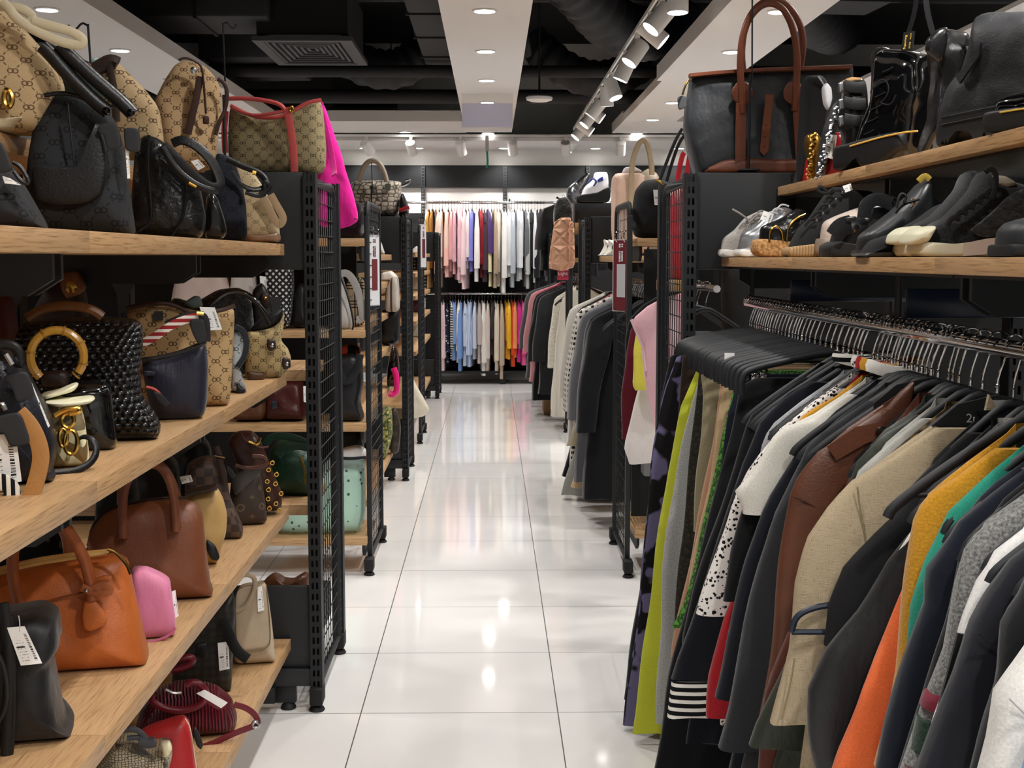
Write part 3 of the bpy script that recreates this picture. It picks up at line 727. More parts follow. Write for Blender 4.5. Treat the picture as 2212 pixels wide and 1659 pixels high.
b.tube([(95, 206), (130, 200), (165, 205), (200, 222), (238, 246)], .004, BKL, 'rim', v=.01)
b.fob([(212, 268), (252, 262), (264, 318), (232, 326), (224, 290), (210, 285)], -.03); b.fob([(266, 275), (300, 276), (304, 328), (270, 326)], -.02)
b.tag([(269, 296), (277, 298), (281, 385), (275, 386)], -.012)
b = Stand('leather_bag', 'black embossed leather bag with folded strap on the top board', 'bag', 435, 518, 12, x=XA)
b.body([(288, 512), (284, 420), (290, 340), (300, 305), (318, 290), (345, 300), (400, 345), (432, 400), (446, 470), (438, 519)], .15, emboss('1d1d1f'), top=.6, wr=.008)
for pts in (((322, 292), (318, 350), (325, 430), (328, 480), (300, 500)), ((392, 345), (402, 410), (398, 470), (370, 512))): b.tube(pts, .003, BKL, 'piping', v=-.003)
b.tube([(352, 312), (385, 345), (425, 385), (455, 405), (474, 404), (478, 392), (460, 350), (430, 318), (395, 300), (372, 310)], (.010, .004), BKL, 'strap', v=-.03, v1=-.005)
b.tube([(350, 318), (378, 365), (420, 400), (462, 414), (470, 410)], (.008, .004), BKL, 'strap', v=-.034)
b.tag([(412, 348), (428, 344), (443, 360), (428, 368)], -.03); b.tube([(408, 395), (424, 404)], .004, GOLD, 'buckle', v=-.035)
b = Stand('clutch_bag', 'small glossy black bag squeezed in after the embossed one', 'bag', 470, 517, 14, x=XA)
b.body([(442, 517), (444, 430), (455, 412), (470, 428), (484, 470), (491, 500), (484, 514), (470, 519)], .09, leather('242322', .18, .1), wr=.003)
b = Stand('canvas_bag', 'navy monogram canvas bag with black strap loop on the top board', 'bag', 528, 522, 14, x=XA)
b.body([(470, 521), (460, 430), (455, 345), (470, 330), (490, 336), (508, 352), (522, 395), (532, 450), (534, 505), (528, 523)], .12, monogram('262b38', '10131c', .06), top=.6, wr=.006)
b.tube([(490, 343), (525, 360), (560, 372), (577, 390), (572, 405), (548, 412), (520, 400), (500, 370)], (.008, .004), BKL, 'strap', v=-.01, v1=-.06)
b.tube([(560, 420), (578, 412), (584, 402), (570, 388), (575, 420), (556, 424), (530, 415)], (.006, .003), BKL, 'strap', v=-.05)
b.tube([(545, 372), (553, 374)], .006, GOLD, 'buckle', v=-.03)
b = Stand('canvas_bag', 'beige monogram canvas bag with tan leather base at the end of the top board', 'bag', 604, 524, 12, y=3.74)
b.body([(528, 524), (520, 470), (505, 400), (494, 356), (512, 348), (540, 362), (572, 410), (592, 455), (603, 495), (606, 524)], .13, monogram('b3a17f', '7a6a52', .043), top=.6, wr=.005)
b.body([(529, 524), (527, 507), (565, 506), (602, 502), (606, 510), (606, 524)], .134, leather('8a6a52', .35), 'leather_base', v=-.003, wr=.002)
b.tube([(562, 415), (580, 448), (595, 478), (604, 488), (614, 472), (600, 448), (584, 420)], (.011, .003), leather('a08767', .5), 'strap', v=-.012)
# ---- near left rack, raised boards and the rack end
b = Stand('tote_bag', 'large beige monogram tote with cream handles on the raised board at upper left', 'bag', 60, 276, 10, y=2.32, gz=1.601)
b.body([(-170, 278), (-170, -40), (-60, -20), (5, 15), (50, 60), (95, 110), (132, 165), (140, 195), (128, 232), (90, 262), (40, 276)], .16, monogram('c2a77e', '6a4a34', .045), wr=.008, floor=True)
b.body([(-170, 278), (-170, 262), (0, 262), (60, 262), (95, 256), (60, 274), (40, 279)], .164, leather('cdbf9f'), 'leather_base', v=-.002, wr=0)
b.tube([(-40, -30), (14, 10), (34, 40), (78, 68), (135, 92), (174, 99), (180, 88), (172, 78), (148, 66), (100, 54), (70, 44)], (.0085, .004), leather('cbbd9e', .5), 'handle', v=-.03)
b.tube([(-60, 6), (0, 13), (44, 17), (66, 30), (70, 42), (60, 50), (40, 46)], (.0085, .004), leather('cbbd9e', .5), 'handle', v=-.02)
b.tube([(14, 192), (24, 200), (27, 218), (20, 232), (10, 226), (8, 206)], .005, GOLD, 'ring', v=-.012, closed=True)
b = Stand('shoulder_bag', 'dark green bag with a red edge behind the big black monogram bag', 'bag', 170, 262, 10, y=2.75, gz=1.601)
b.body([(105, 262), (112, 140), (140, 112), (170, 118), (200, 145), (222, 190), (232, 262)], .12, plain('1c3324', .7)); b.tube([(190, 138), (205, 165), (214, 190)], .004, plain('a8402c', .6), 'piping', v=-.002)
b = Stand('shopping_bag', 'beige monogram bag with dark brown top band on the raised board', 'bag', 330, 275, 12, y=2.95, gz=1.601)
b.body([(215, 276), (210, 210), (196, 152), (240, 127), (256, 136), (285, 165), (318, 200), (345, 235), (358, 276)], .13, CAN, wr=.005)
b.tube([(196, 156), (218, 144), (240, 132), (254, 139)], (.017, .02), leather('4f3a30', .5), 'top_band', v=.01)
b.tube([(236, 140), (243, 175), (250, 215), (252, 262)], (.008, .003), leather('4f3a30', .5), 'strap', v=-.004)
b.body([(185, 150), (200, 128), (214, 125), (212, 140), (196, 152)], .06, plain('b7cfcb', .5), 'tissue_paper', v=.02, wr=.01, floor=False)
b = Stand('bucket_bag', 'beige monogram drawstring bucket bag leaning on the raised board', 'bag', 420, 290, 14, y=3.35, gz=1.601)
b.body([(350, 290), (334, 222), (352, 180), (377, 140), (402, 130), (440, 142), (468, 172), (481, 205), (476, 255), (462, 290)], .15, CAN2, wr=.012, top=.7)
b.tube([(432, 165), (424, 215), (412, 262), (406, 290)], (.009, .003), BR, 'strap', v=-.006)
b.tube([(386, 130), (400, 124), (422, 132), (436, 142), (440, 180), (445, 245)], .003, BR, 'drawstring', v=-.012)
b.pad([(438, 250), (452, 250), (452, 268), (438, 268)], .01, BR, 'tassel', -.016)
b.tube([(470, 170), (486, 180), (492, 205), (486, 240), (474, 262), (465, 292)], (.005, .003), BR, 'strap', v=.0)
b.disc(418, 152, .009, SILVER, 'eyelet', -.004)
b = Stand('tote_bag', 'khaki monogram tote with coral red trim standing on the nearest left rack end', 'bag', 600, 372, 2, y=4.02, gz=1.634)
b.body([(497, 372), (494, 300), (498, 228), (535, 248), (572, 256), (612, 252), (632, 240), (665, 221), (693, 216), (700, 262), (705, 320), (700, 372)], .16, OLV, top=.6, wr=.008)
RT = leather('c4504e', .45, .1)
b.tube([(498, 228), (535, 248), (572, 256), (612, 252), (632, 240), (665, 221), (694, 216)], .006, RT, 'rim', v=.02)
b.tube([(494, 213), (530, 212), (575, 217), (605, 225), (616, 238)], .0065, RT, 'handle', v=-.004)
b.tube([(500, 232), (540, 250), (580, 247), (612, 240)], .005, RT, 'handle', v=-.004)
b.tube([(618, 232), (626, 265), (633, 310), (636, 371)], (.011, .003), RT, 'strap', v=-.005); b.tube([(488, 240), (484, 285), (487, 330)], (.009, .003), RT, 'side_strap', v=.03)
b.tube([(628, 228), (634, 234), (632, 242), (625, 240)], .004, GOLD, 'buckle', v=-.008, closed=True)
b = Stand('tote_bag', 'hot pink cloth bag hanging behind the wire grid of the nearest left rack end', 'bag', 735, 494, -14, y=4.6)
b.body([(690, 214), (700, 228), (716, 270), (738, 340), (760, 410), (773, 458), (773, 478), (755, 489), (735, 495), (712, 492), (690, 490), (684, 380), (684, 260)], .035, cloth('f0259c'), n=3, wr=.012, floor=True)
b.tube([(692, 222, .015), (700, 262, .0), (716, 330, -.02), (722, 372, -.06), (722, 378, -.13)], (.01, .003), cloth('d01c86'), 'strap')
b.tube([(760, 480), (766, 470), (773, 474)], .003, cloth('d01c86'), 'hem_seam', v=-.004)
# display rods
def rod(px0, py0, py1, y, label, hook):
    a = at(px0, py0, y=y); z1 = at(px0, py1, y=y).z
    t = empty('display_rod', a, 0, label, 'stand', 'bag display rods')
    h = z1 - a.z
    link('rod', G().tube([(0, 0, .006), (0, 0, h * .55)], .004, 8).tube([(.006, 0, h * .5), (.002, 0, h)], .0026, 8).mesh(), plain('2a2b2e', .35), t)
    link('foot_plate', G().rbox(-.03, .03, -.03, .03, 0, .006, .002).mesh(), BLK, t)
    if hook: link('hook', G().tube(chaikin([(.002, 0, h - .004), (.002 + hook * .012, 0, h + .004), (hook * .024, 0, h - .012), (hook * .034, 0, h - .016), (hook * .04, 0, h - .002)], 2, False), .0024, 8).mesh(), plain('2a2b2e', .35), t)
rod(195, 283, 52, 2.86, 'thin black hooked rod rising behind the bags at upper left', -1)
rod(487, 392, 50, 3.82, 'thin black hooked rod in front of the khaki tote', 1)
# ---- near left rack, second level
b = Stand('handbag', 'navy leather bag with tan strap and security fobs at the left edge, second board', 'bag', 122, 1050, 16, z=1.035)
b.body([(-80, 1075), (-80, 740), (8, 738), (50, 785), (72, 832), (108, 895), (124, 950), (122, 985), (112, 1020), (124, 1040), (122, 1052), (96, 1056)], .16, leather('20222e', .35, .4), wr=.005)
b.tube([(-20, 745), (20, 742), (40, 755), (46, 790), (30, 775)], (.008, .004), BKL, 'handle', v=-.01)
b.fob([(4, 812), (58, 800), (78, 858), (36, 874), (26, 838)], -.04); b.fob([(-30, 905), (38, 890), (48, 900), (67, 952), (62, 960), (22, 968), (8, 935), (-30, 930)], -.06)
b.tag([(-40, 940), (34, 938), (47, 1040), (-40, 1053)], -.045); b.tag([(62, 815), (70, 830), (108, 920), (104, 924)], -.02)
b.tube([(40, 890), (66, 918), (82, 950), (90, 985), (84, 1020), (72, 1060), (56, 1092), (20, 1108), (-30, 1114)], (.012, .004), leather('a8753c', .5), 'strap', v=-.05, v1=-.075)
b.tube([(-30, 1040), (10, 1040), (30, 1060), (20, 1085), (-20, 1100)], (.012, .004), stripes('ddd8cc', '1f1f24', .012, .5, 'x'), 'striped_strap', v=-.06)
for pts in (((12, 765), (20, 778), (26, 788)), ((-8, 880), (4, 870), (12, 886))): b.tube(pts, .004, SILVER, 'clasp', v=-.03)
b = Stand('handbag', 'small cream quilted bag with gold charm on the second board', 'bag', 190, 1012, 15, z=1.035)
b.body([(96, 1026), (92, 930), (86, 862), (120, 855), (168, 868), (182, 905), (192, 970), (195, 1005), (185, 1015), (150, 1022)], .10, quilt('dccfa2'), wr=.004)
b.pad([(82, 858), (120, 850), (162, 832), (168, 836), (160, 848), (110, 862), (86, 868)], .09, leather('e6dfbf', .4), 'flap', .0); b.pad([(88, 872), (150, 868), (200, 862), (204, 868), (192, 876), (120, 884)], .09, leather('e9e2c4', .4), 'front_flap', -.04)
b.tube([(118, 898), (140, 884), (168, 880), (174, 888), (150, 894)], .005, GOLD, 'clasp', v=-.03)
for cx, cy, rx, ry in ((146, 908, 14, 16), (153, 955, 15, 27), (136, 945, 9, 20)):
    b.tube([(cx + rx * math.cos(k * .7), cy + ry * math.sin(k * .7)) for k in range(9)], .0035, GOLD, 'charm', v=-.025, closed=True, it=1)
b.tube([(118, 1023), (165, 1018), (198, 1000), (211, 972), (200, 948), (180, 942), (168, 950)], (.006, .003), BKL, 'strap', v=-.05, v1=.0)
b = Stand('evening_bag', 'black patent leather bag with a golden bamboo ring handle, second board', 'bag', 250, 975, 14, z=1.035)
b.body([(105, 980), (105, 840), (130, 826), (180, 822), (234, 826), (244, 850), (250, 910), (256, 955), (246, 970), (222, 980), (190, 988)], .10, patent('111113'), wr=.006)
b.tube([(123 + 58 * math.cos(R(a)), 770 + 57 * math.sin(R(a))) for a in range(-232, 53, 15)], .0075, leather('c8963c', .22, .1), 'bamboo_handle', v=-.015)
for a in (-220, -170, -120, -75, -30, 15, 45): b.tube([(123 + 58 * math.cos(R(a + k)), 770 + 57 * math.sin(R(a + k))) for k in (-2, 2)], .0092, leather('b07f2e', .25, .1), 'bamboo_node', v=-.015)
b.pad([(85, 806), (140, 800), (152, 815), (146, 836), (92, 838)], .03, DBR, 'handle_tab', -.02)
b = Stand('woven_tote', 'large black woven leather tote with bamboo top handle on the second board', 'bag', 325, 957, 14, z=1.035)
b.body([(50, 965), (40, 850), (34, 720), (60, 690), (150, 686), (220, 682), (290, 688), (308, 700), (310, 740), (302, 800), (308, 858), (330, 888), (348, 915), (345, 942), (325, 957), (200, 965)], .19, woven('151517'), wr=.008, top=.75)
b.tube([(58, 688), (90, 668), (130, 660), (175, 662), (205, 672), (222, 684)], .009, leather('7d4f28', .35), 'bamboo_handle', v=.02)
b = Stand('hobo_bag', 'navy nylon shoulder bag with striped strap and dark fob on the second board', 'bag', 430, 908, 12, z=1.035)
b.body([(330, 916), (318, 850), (304, 778), (345, 772), (385, 762), (415, 748), (445, 735), (450, 790), (449, 860), (442, 895), (425, 910), (390, 914)], .11, nylon('25263a'), wr=.005)
b.tube([(306, 778), (350, 772), (395, 760), (445, 738)], .005, BKL, 'rim', v=.0)
b.tube([(306, 742), (335, 728), (360, 708), (392, 692), (428, 684)], (.009, .003), stripes('e6e1d6', 'a83232', .014, .55, 'y'), 'striped_strap', v=-.01)
b.tube([(360, 704), (395, 688), (430, 680), (443, 690), (444, 738)], (.011, .003), BKL, 'strap', v=-.004)
b.fob([(408, 690), (440, 688), (448, 735), (428, 745), (414, 718)], -.02)
b.tube([(425, 676), (440, 678)], .005, GOLD, 'buckle', v=-.02)
b.pad([(308, 800), (336, 802), (336, 812), (308, 812)], .006, leather('262a3c', .4), 'pull_tab', -.008)
b.tube([(316, 836), (335, 840), (352, 858)], .003, plain('b8483c', .5), 'red_cord', v=-.02); b.fob([(330, 845), (348, 850), (368, 872), (360, 882), (340, 866)], -.03)
b = Stand('tote_bag', 'tan monogram tote with brown rim and white price tag on the second board', 'bag', 490, 880, 14, z=1.035)
b.body([(300, 882), (285, 760), (270, 668), (320, 656), (370, 657), (410, 668), (450, 674), (508, 662), (504, 740), (500, 820), (496, 868), (486, 880), (455, 884)], .13, monogram('b5966a', '533826', .047), wr=.006)
b.tube([(272, 666), (320, 655), (372, 656), (408, 676), (440, 692)], .005, BR, 'rim', v=-.002); b.tube([(440, 672), (475, 672), (508, 660)], .005, BR, 'rim', v=-.002)
b.slab([(332, 672), (352, 672), (352, 692), (332, 692)], plain('2c2420', .3), 'clasp_plate', -.008, .005)
b.tag([(431, 663), (464, 664), (480, 712), (447, 714)], -.03)
b.body([(395, 655), (420, 638), (432, 640), (440, 662), (415, 668)], .05, plain('5e6d6a', .7), 'tissue_paper', v=.05, wr=.01, floor=False)
b = Stand('canvas_bag', 'pale blue monogram bag with navy trim on the second board', 'bag', 530, 850, 16, z=1.035)
b.body([(497, 858), (496, 720), (508, 706), (524, 715), (532, 735), (528, 765), (512, 790), (512, 815), (524, 832), (534, 846), (530, 857)], .10, monogram('b9c2c6', '4a525c', .05), wr=.004)
b.tube([(506, 704), (526, 714), (533, 738), (528, 768), (512, 792)], (.007, .02), leather('1d2230', .3), 'trim', v=.01); b.pad([(508, 822), (522, 832), (534, 845), (531, 857), (512, 858)], .1, leather('1d2230', .3), 'corner_patch', -.004)
b = Stand('hobo_bag', 'slouchy khaki monogram bag with black patent handle at the far end of the second board', 'bag', 585, 822, 12, y=3.72)
b.body([(528, 830), (532, 770), (530, 715), (560, 712), (590, 704), (606, 690), (613, 668), (612, 700), (606, 735), (622, 752), (630, 775), (622, 798), (605, 812), (580, 820), (570, 830)], .13, monogram('a8946a', '4c3c28', .042), wr=.01)
b.body([(538, 712), (560, 690), (590, 672), (612, 665), (606, 690), (585, 706), (560, 714)], .09, plain('17181a', .6), 'inner_lining', v=.02, wr=.003, floor=False)
b.tube([(440, 690), (452, 660), (485, 632), (520, 628), (548, 645), (570, 675), (584, 700)], (.008, .008), patent('141214'), 'handle', v=-.01, n=10)
for px, py in ((587, 746), (619, 786)): b.pad([(px - 9, py - 14), (px + 8, py - 12), (px + 10, py + 8), (px - 4, py + 14), (px - 11, py + 4)], .012, DBR, 'leather_tab', -.012); b.disc(px + 1, py, .006, SILVER, 'rivet', -.02)
b.pad([(534, 802), (572, 806), (572, 822), (536, 826)], .03, leather('5a3f2e'), 'rolled_strap', -.03)
b = Stand('handbag', 'black ruffled bag tucked behind the tan monogram tote', 'bag', 480, 800, 10, y=3.72, gz=1.036)
b.body([(360, 830), (355, 700), (372, 640), (420, 655), (470, 625), (520, 620), (545, 650), (550, 830)], .1, furry('141416'), wr=.02)
b = Stand('handbag', 'black bag with brown oval tab behind the slouchy khaki bag', 'bag', 575, 800, 10, y=3.84, gz=1.036)
b.body([(535, 810), (540, 700), (545, 625), (566, 608), (585, 640), (590, 700), (605, 760), (612, 810)], .06, leather('1c1816'), wr=.01)
b.pad([(563, 634), (578, 632), (584, 655), (572, 668), (562, 655)], .012, DBR, 'leather_tab', -.01); b.disc(573, 645, .006, GOLD, 'rivet', -.016)
b = Stand('handbag', 'dark bag with a tan round button on the rear board behind the woven tote', 'bag', 140, 830, 0, y=2.9, gz=1.036)
b.body([(60, 840), (70, 680), (120, 600), (160, 590), (180, 620), (200, 840)], .1, leather('3a2622'), wr=.01); b.pad([(126, 590), (160, 585), (180, 625), (140, 650), (125, 625)], .05, leather('8c5a44'), 'flap', -.01); b.disc(154, 620, .014, GOLD, 'button', -.03)
b = Stand('handbag', 'dark red bag glimpsed at the left edge under the top board', 'bag', 20, 800, 0, y=2.6, gz=1.036)
b.body([(-60, 830), (-50, 600), (-10, 590), (20, 640), (28, 700), (30, 830)], .1, leather('6a2426'), wr=.01)
# ---- near left rack, third level
b = Stand('backpack', 'black nylon drawstring backpack with white price tag at the lower left', 'bag', 150, 1612, 14, z=.627)
b.body([(-90, 1675), (-80, 1335), (20, 1316), (88, 1306), (122, 1322), (128, 1350), (131, 1382), (110, 1402), (118, 1450), (132, 1520), (140, 1558), (166, 1578), (158, 1600), (142, 1616), (60, 1645), (0, 1664)], .17, nylon('131315'), wr=.010)
b.tube([(8, 1302), (16, 1360), (20, 1450), (16, 1560), (12, 1640)], (.008, .004), plain('141416', .6), 'strap', v=-.015); b.tube([(-30, 1400), (0, 1415), (16, 1470), (14, 1530), (-10, 1570)], (.004, .004), plain('2a2a2e', .5), 'cord', v=-.02)
b.tube([(24, 1330), (30, 1420), (30, 1560), (22, 1640)], (.004, .004), plain('141416', .6), 'cord', v=-.012)
b.tag([(15, 1356), (53, 1353), (91, 1433), (45, 1438)], -.02, [(40, 1330), (43, 1345), (42, 1365)])
b = Stand('handbag', 'bright orange leather handbag with rolled handles and hanging clochette, third board', 'bag', 318, 1452, 12, z=.627)
ORG = leather('b5602a', .4, .3)
b.body([(-60, 1510), (-60, 1250), (0, 1236), (80, 1218), (160, 1206), (250, 1196), (274, 1206), (284, 1250), (304, 1330), (318, 1400), (323, 1440), (318, 1454), (250, 1476), (135, 1494), (40, 1505)], .17, ORG, top=.5, wr=.007)
b.tube([(-20, 1330), (60, 1312), (130, 1290), (200, 1276), (236, 1268)], .002, leather('8a4418'), 'seam', v=.018)
for dv, pts in ((.02, ((-40, 1250), (60, 1220), (150, 1206), (230, 1193))), (.05, ((-40, 1240), (60, 1212), (150, 1198), (235, 1190)))): b.tube(pts, (.004, .004), leather('c9a060', .3), 'zip', v=dv)
b.tube([(232, 1186), (246, 1190), (262, 1205), (276, 1222), (282, 1240)], .0032, plain('8a6a3a', .3, 1), 'zip_pull', v=.0)
b.tube([(44, 1312), (32, 1270), (26, 1220), (30, 1175), (55, 1125), (95, 1105), (128, 1120), (160, 1165), (184, 1210), (196, 1260), (199, 1296)], .0105, leather('9d5226', .4, .2), 'handle', v=-.006, n=10)
b.tube([(150, 1200), (146, 1160), (128, 1128), (100, 1110)], .0105, leather('9d5226', .4, .2), 'handle', v=.06, n=10)
b.pad([(182, 1298), (204, 1296), (222, 1320), (232, 1340), (228, 1352), (196, 1366), (180, 1362), (176, 1330)], .012, ORG, 'clochette', -.012)
b.tube([(176, 1268), (192, 1276), (215, 1282), (236, 1280), (238, 1270), (222, 1262), (200, 1272)], (.007, .003), leather('9d5226', .4), 'strap_loop', v=-.016)
b.pad([(202, 1252), (225, 1244), (242, 1245), (240, 1256), (224, 1264), (206, 1264)], .01, ORG, 'closure_tab', -.006); b.disc(186, 1276, .004, SILVER, 'stud', -.018)
b = Stand('pouch', 'pink satin pouch between the orange and the brown handbags, third board', 'bag', 365, 1382, 14, z=.627)
b.body([(290, 1390), (285, 1300), (282, 1224), (318, 1226), (352, 1242), (366, 1252), (369, 1278), (376, 1310), (381, 1345), (378, 1368), (364, 1382), (335, 1389)], .08, nylon('d27a9c'), wr=.008)
b.tube([(318, 1388), (345, 1382), (368, 1372), (379, 1355)], .003, plain('b85f82', .5), 'piping', v=-.004); b.tag([(371, 1278), (379, 1275), (386, 1330), (378, 1336)], .03)
b = Stand('bowling_bag', 'chestnut brown domed leather handbag with looped handles, third board', 'bag', 448, 1300, 12, z=.627)
CH = leather('814a2e', .42, .3)
b.body([(190, 1330), (186, 1200), (194, 1145), (222, 1108), (265, 1090), (330, 1080), (390, 1076), (425, 1088), (438, 1112), (444, 1170), (455, 1260), (463, 1290), (456, 1300), (420, 1308), (330, 1322)], .16, CH, top=.7, wr=.005)
b.tube([(266, 1162), (264, 1110), (268, 1050), (290, 1015), (325, 1000), (352, 1010), (370, 1045), (378, 1090), (380, 1148)], .0095, CH, 'handle', v=-.006, n=10)
b.tube([(262, 1090), (262, 1040), (285, 1000), (330, 990), (364, 1020), (385, 1080)], .0095, CH, 'handle', v=.12, n=10)
b.pad([(258, 1132), (274, 1132), (281, 1152), (276, 1168), (264, 1172), (254, 1156)], .012, leather('75412a', .4), 'handle_tab', -.007); b.pad([(372, 1115), (388, 1113), (392, 1140), (386, 1154), (376, 1154), (369, 1138)], .012, leather('75412a', .4), 'handle_tab', -.007)
b.tube([(190, 1180), (200, 1130), (240, 1096), (330, 1076), (400, 1074)], .003, DBR, 'zip', v=.07)
b = Stand('handbag', 'mustard and dark brown bag with padlock tag behind the domed handbag, third board', 'bag', 468, 1222, 14, z=.627)
b.body([(405, 1235), (398, 1075), (420, 1058), (470, 1052), (482, 1075), (491, 1110), (488, 1150), (472, 1195), (470, 1222), (458, 1230)], .09, nylon('b8955a'), wr=.006)
b.tube([(400, 1066), (432, 1058), (468, 1052)], (.004, .03), DBR, 'top_band', v=.0); b.pad([(446, 1165), (466, 1180), (476, 1205), (470, 1214), (456, 1210), (446, 1190)], .02, plain('24262e', .4), 'padlock', -.02)
b = Stand('tote_bag', 'brown chequered canvas bag with buckled strap, third board', 'bag', 518, 1168, 12, z=.627)
b.body([(405, 1180), (398, 1060), (404, 1000), (440, 985), (474, 985), (488, 1010), (496, 1070), (512, 1105), (526, 1140), (524, 1165), (510, 1172)], .11, checker('4b3f3b', '6a564c', .022), wr=.006)
b.tube([(466, 964), (474, 985), (478, 1015), (486, 1045)], (.009, .004), BR, 'strap', v=-.01); b.tube([(464, 985), (486, 990)], .004, plain('5a4a38', .3, 1), 'buckle', v=-.016); b.fob([(488, 1005), (502, 1015), (510, 1030), (500, 1034), (490, 1022)], -.02)
b.tag([(388, 1030), (412, 1026), (417, 1040), (393, 1046)], -.02)
b = Stand('handbag', 'brown flower print canvas bag with pointed flap, third board', 'bag', 568, 1136, 12, z=.627)
b.body([(490, 1142), (495, 1080), (500, 1030), (535, 1015), (560, 1010), (566, 1040), (574, 1090), (577, 1120), (570, 1138)], .1, flowers('4a3d36', '77644c', .06), wr=.004)
b.pad([(498, 1030), (535, 1012), (562, 1008), (564, 1022), (506, 1078)], .02, leather('4e4a47', .4), 'flap', -.012)
b.tube([(508, 1005), (530, 1012), (560, 1010), (578, 1000), (570, 986), (545, 985)], (.006, .004), leather('5e3322', .35), 'handle', v=-.02)
b = Stand('shoulder_bag', 'dark brown bag studded with brass eyelets at the far end of the third board', 'bag', 600, 1108, 12, y=3.76)
b.body([(540, 1118), (505, 1000), (492, 950), (512, 932), (545, 930), (562, 948), (578, 990), (596, 1035), (610, 1065), (608, 1098), (596, 1112)], .1, leather('4c2a20', .35), wr=.008)
for px, py in ((580, 1015), (577, 1040), (595, 1045), (580, 1058), (597, 1025), (579, 1078), (607, 1066), (596, 1088), (588, 1000), (582, 1098), (604, 1102)): b.disc(px, py, .0055, GOLD, 'eyelet', -.003, hole=.0022)
b.tube([(520, 935), (530, 955), (560, 968), (580, 965)], .003, leather('5e3322'), 'lacing', v=-.01); b.tube([(536, 955), (556, 962), (562, 945)], .005, GOLD, 'ring', v=-.016)
b = Stand('handbag', 'black bag with cream swirl lining behind the orange handbag', 'bag', 70, 1240, 0, y=2.85, gz=.628)
b.body([(-60, 1330), (-40, 1180), (30, 1150), (110, 1130), (150, 1210), (160, 1330)], .12, blotch('1b1b1e', '6b6355', 22, .56), wr=.01)
for k, (x0, x1, y0, y1, yy, s) in enumerate(((205, 300, 1000, 1120, 3.2, 'nearest'), (290, 392, 985, 1075, 3.55, 'middle'), (380, 460, 945, 1060, 3.8, 'farthest'))):
    b = Stand('handbag', f'black bag in the shadowed back row of the third board, {s} of three', 'bag', (x0 + x1) / 2, y1, 8, 'shadowed black bags', y=yy, gz=.628)
    b.body([(x0, y1 + 60), (x0 + 5, y0 + 25), (x0 + 25, y0), (x1 - 25, y0 - 5), (x1 - 4, y0 + 20), (x1, y1 + 60)], .12, leather(('1a1a1c', '1e1b1a', '171719')[k], .4), wr=.012)
    b.tube([(x0 + 25, y0 + 5), (x0 + 40, y0 - 30), (x1 - 40, y0 - 32), (x1 - 25, y0)], .006, BKL, 'handle', v=.02)
# ---- near left rack, lowest level
b = Stand('handbag', 'grey and cream snakeskin bag with grey knotted ties at the bottom', 'bag', 360, 1745, 12, z=.224)
b.body([(150, 1760), (180, 1680), (215, 1640), (250, 1596), (290, 1596), (330, 1612), (350, 1606), (368, 1608), (374, 1624), (366, 1650), (366, 1720), (362, 1800), (150, 1800)], .15, snake(), wr=.006)
b.tube([(262, 1580), (285, 1572), (305, 1582), (320, 1600), (300, 1592), (275, 1595)], (.006, .005), plain('4f535c', .45), 'knotted_tie', v=-.02); b.tube([(300, 1600), (320, 1606), (335, 1602)], (.012, .01), plain('4f535c', .5), 'tassel', v=-.02)
b.pad([(346, 1608), (366, 1606), (372, 1622), (362, 1640), (352, 1640)], .03, leather('dcd4b2', .4), 'flap_edge', -.012)
b = Stand('wallet_bag', 'bright red leather flap bag with white stitching on the lowest board', 'bag', 425, 1700, 12, z=.224)
b.body([(300, 1760), (292, 1640), (286, 1590), (330, 1566), (380, 1550), (398, 1547), (410, 1562), (418, 1610), (426, 1660), (432, 1760)], .11, leather('b3272a', .38, .1), wr=.003, top=.6)
b.tube([(400, 1552), (411, 1570), (419, 1620), (428, 1690)], .0012, plain('e8cdb0', .6), 'stitching', v=.006); b.pad([(416, 1575), (424, 1572), (440, 1612), (434, 1622), (424, 1612)], .012, plain('1b1b1d', .5), 'zip_pull', -.014)
b = Stand('handbag', 'dark red pleated leather bag with round handles on the lowest board', 'bag', 470, 1600, 14, z=.224)
PR = leather('7d1b2d', .32, .1)
b.body([(300, 1640), (290, 1580), (306, 1530), (330, 1500), (375, 1478), (420, 1474), (470, 1484), (502, 1510), (513, 1545), (508, 1575), (480, 1598), (430, 1625), (360, 1648)], .17, pleats('8e1f34'), n=2.6, wr=.004)
b.tube([(330, 1500), (325, 1512), (350, 1530), (392, 1536), (430, 1526), (446, 1505), (440, 1482), (418, 1472), (402, 1480)], .009, PR, 'handle', v=-.02, n=10)
b.tube([(370, 1448), (400, 1442), (418, 1428), (412, 1418), (385, 1424), (360, 1440)], .009, PR, 'handle', v=.08, n=10)
b.tube([(506, 1522), (530, 1528), (550, 1542), (560, 1562), (545, 1570), (510, 1582), (460, 1606), (425, 1618)], (.007, .003), PR, 'strap', v=-.02)
b.tube([(548, 1558), (558, 1560), (560, 1568), (552, 1572), (545, 1567)], .004, SILVER, 'ring', v=-.025, closed=True)
b.slab([(424, 1498), (442, 1490), (492, 1518), (478, 1530)], plain('f0f0ee', .5), 'price_tag', -.03, .0015); b.pad([(430, 1510), (440, 1506), (482, 1530), (470, 1536)], .012, PR, 'leather_tag', -.026)
b.tube([(358, 1490), (375, 1498), (392, 1496)], .004, SILVER, 'name_plate', v=-.012)
b = Stand('messenger_bag', 'tall dark hexagon print bag with strap and price tag on the lowest board', 'bag', 495, 1500, 12, z=.224)
b.body([(370, 1520), (375, 1420), (395, 1370), (450, 1300), (505, 1272), (508, 1320), (504, 1400), (500, 1490), (496, 1502), (440, 1515)], .1, hexes('26231f', '3b362f'), wr=.004)
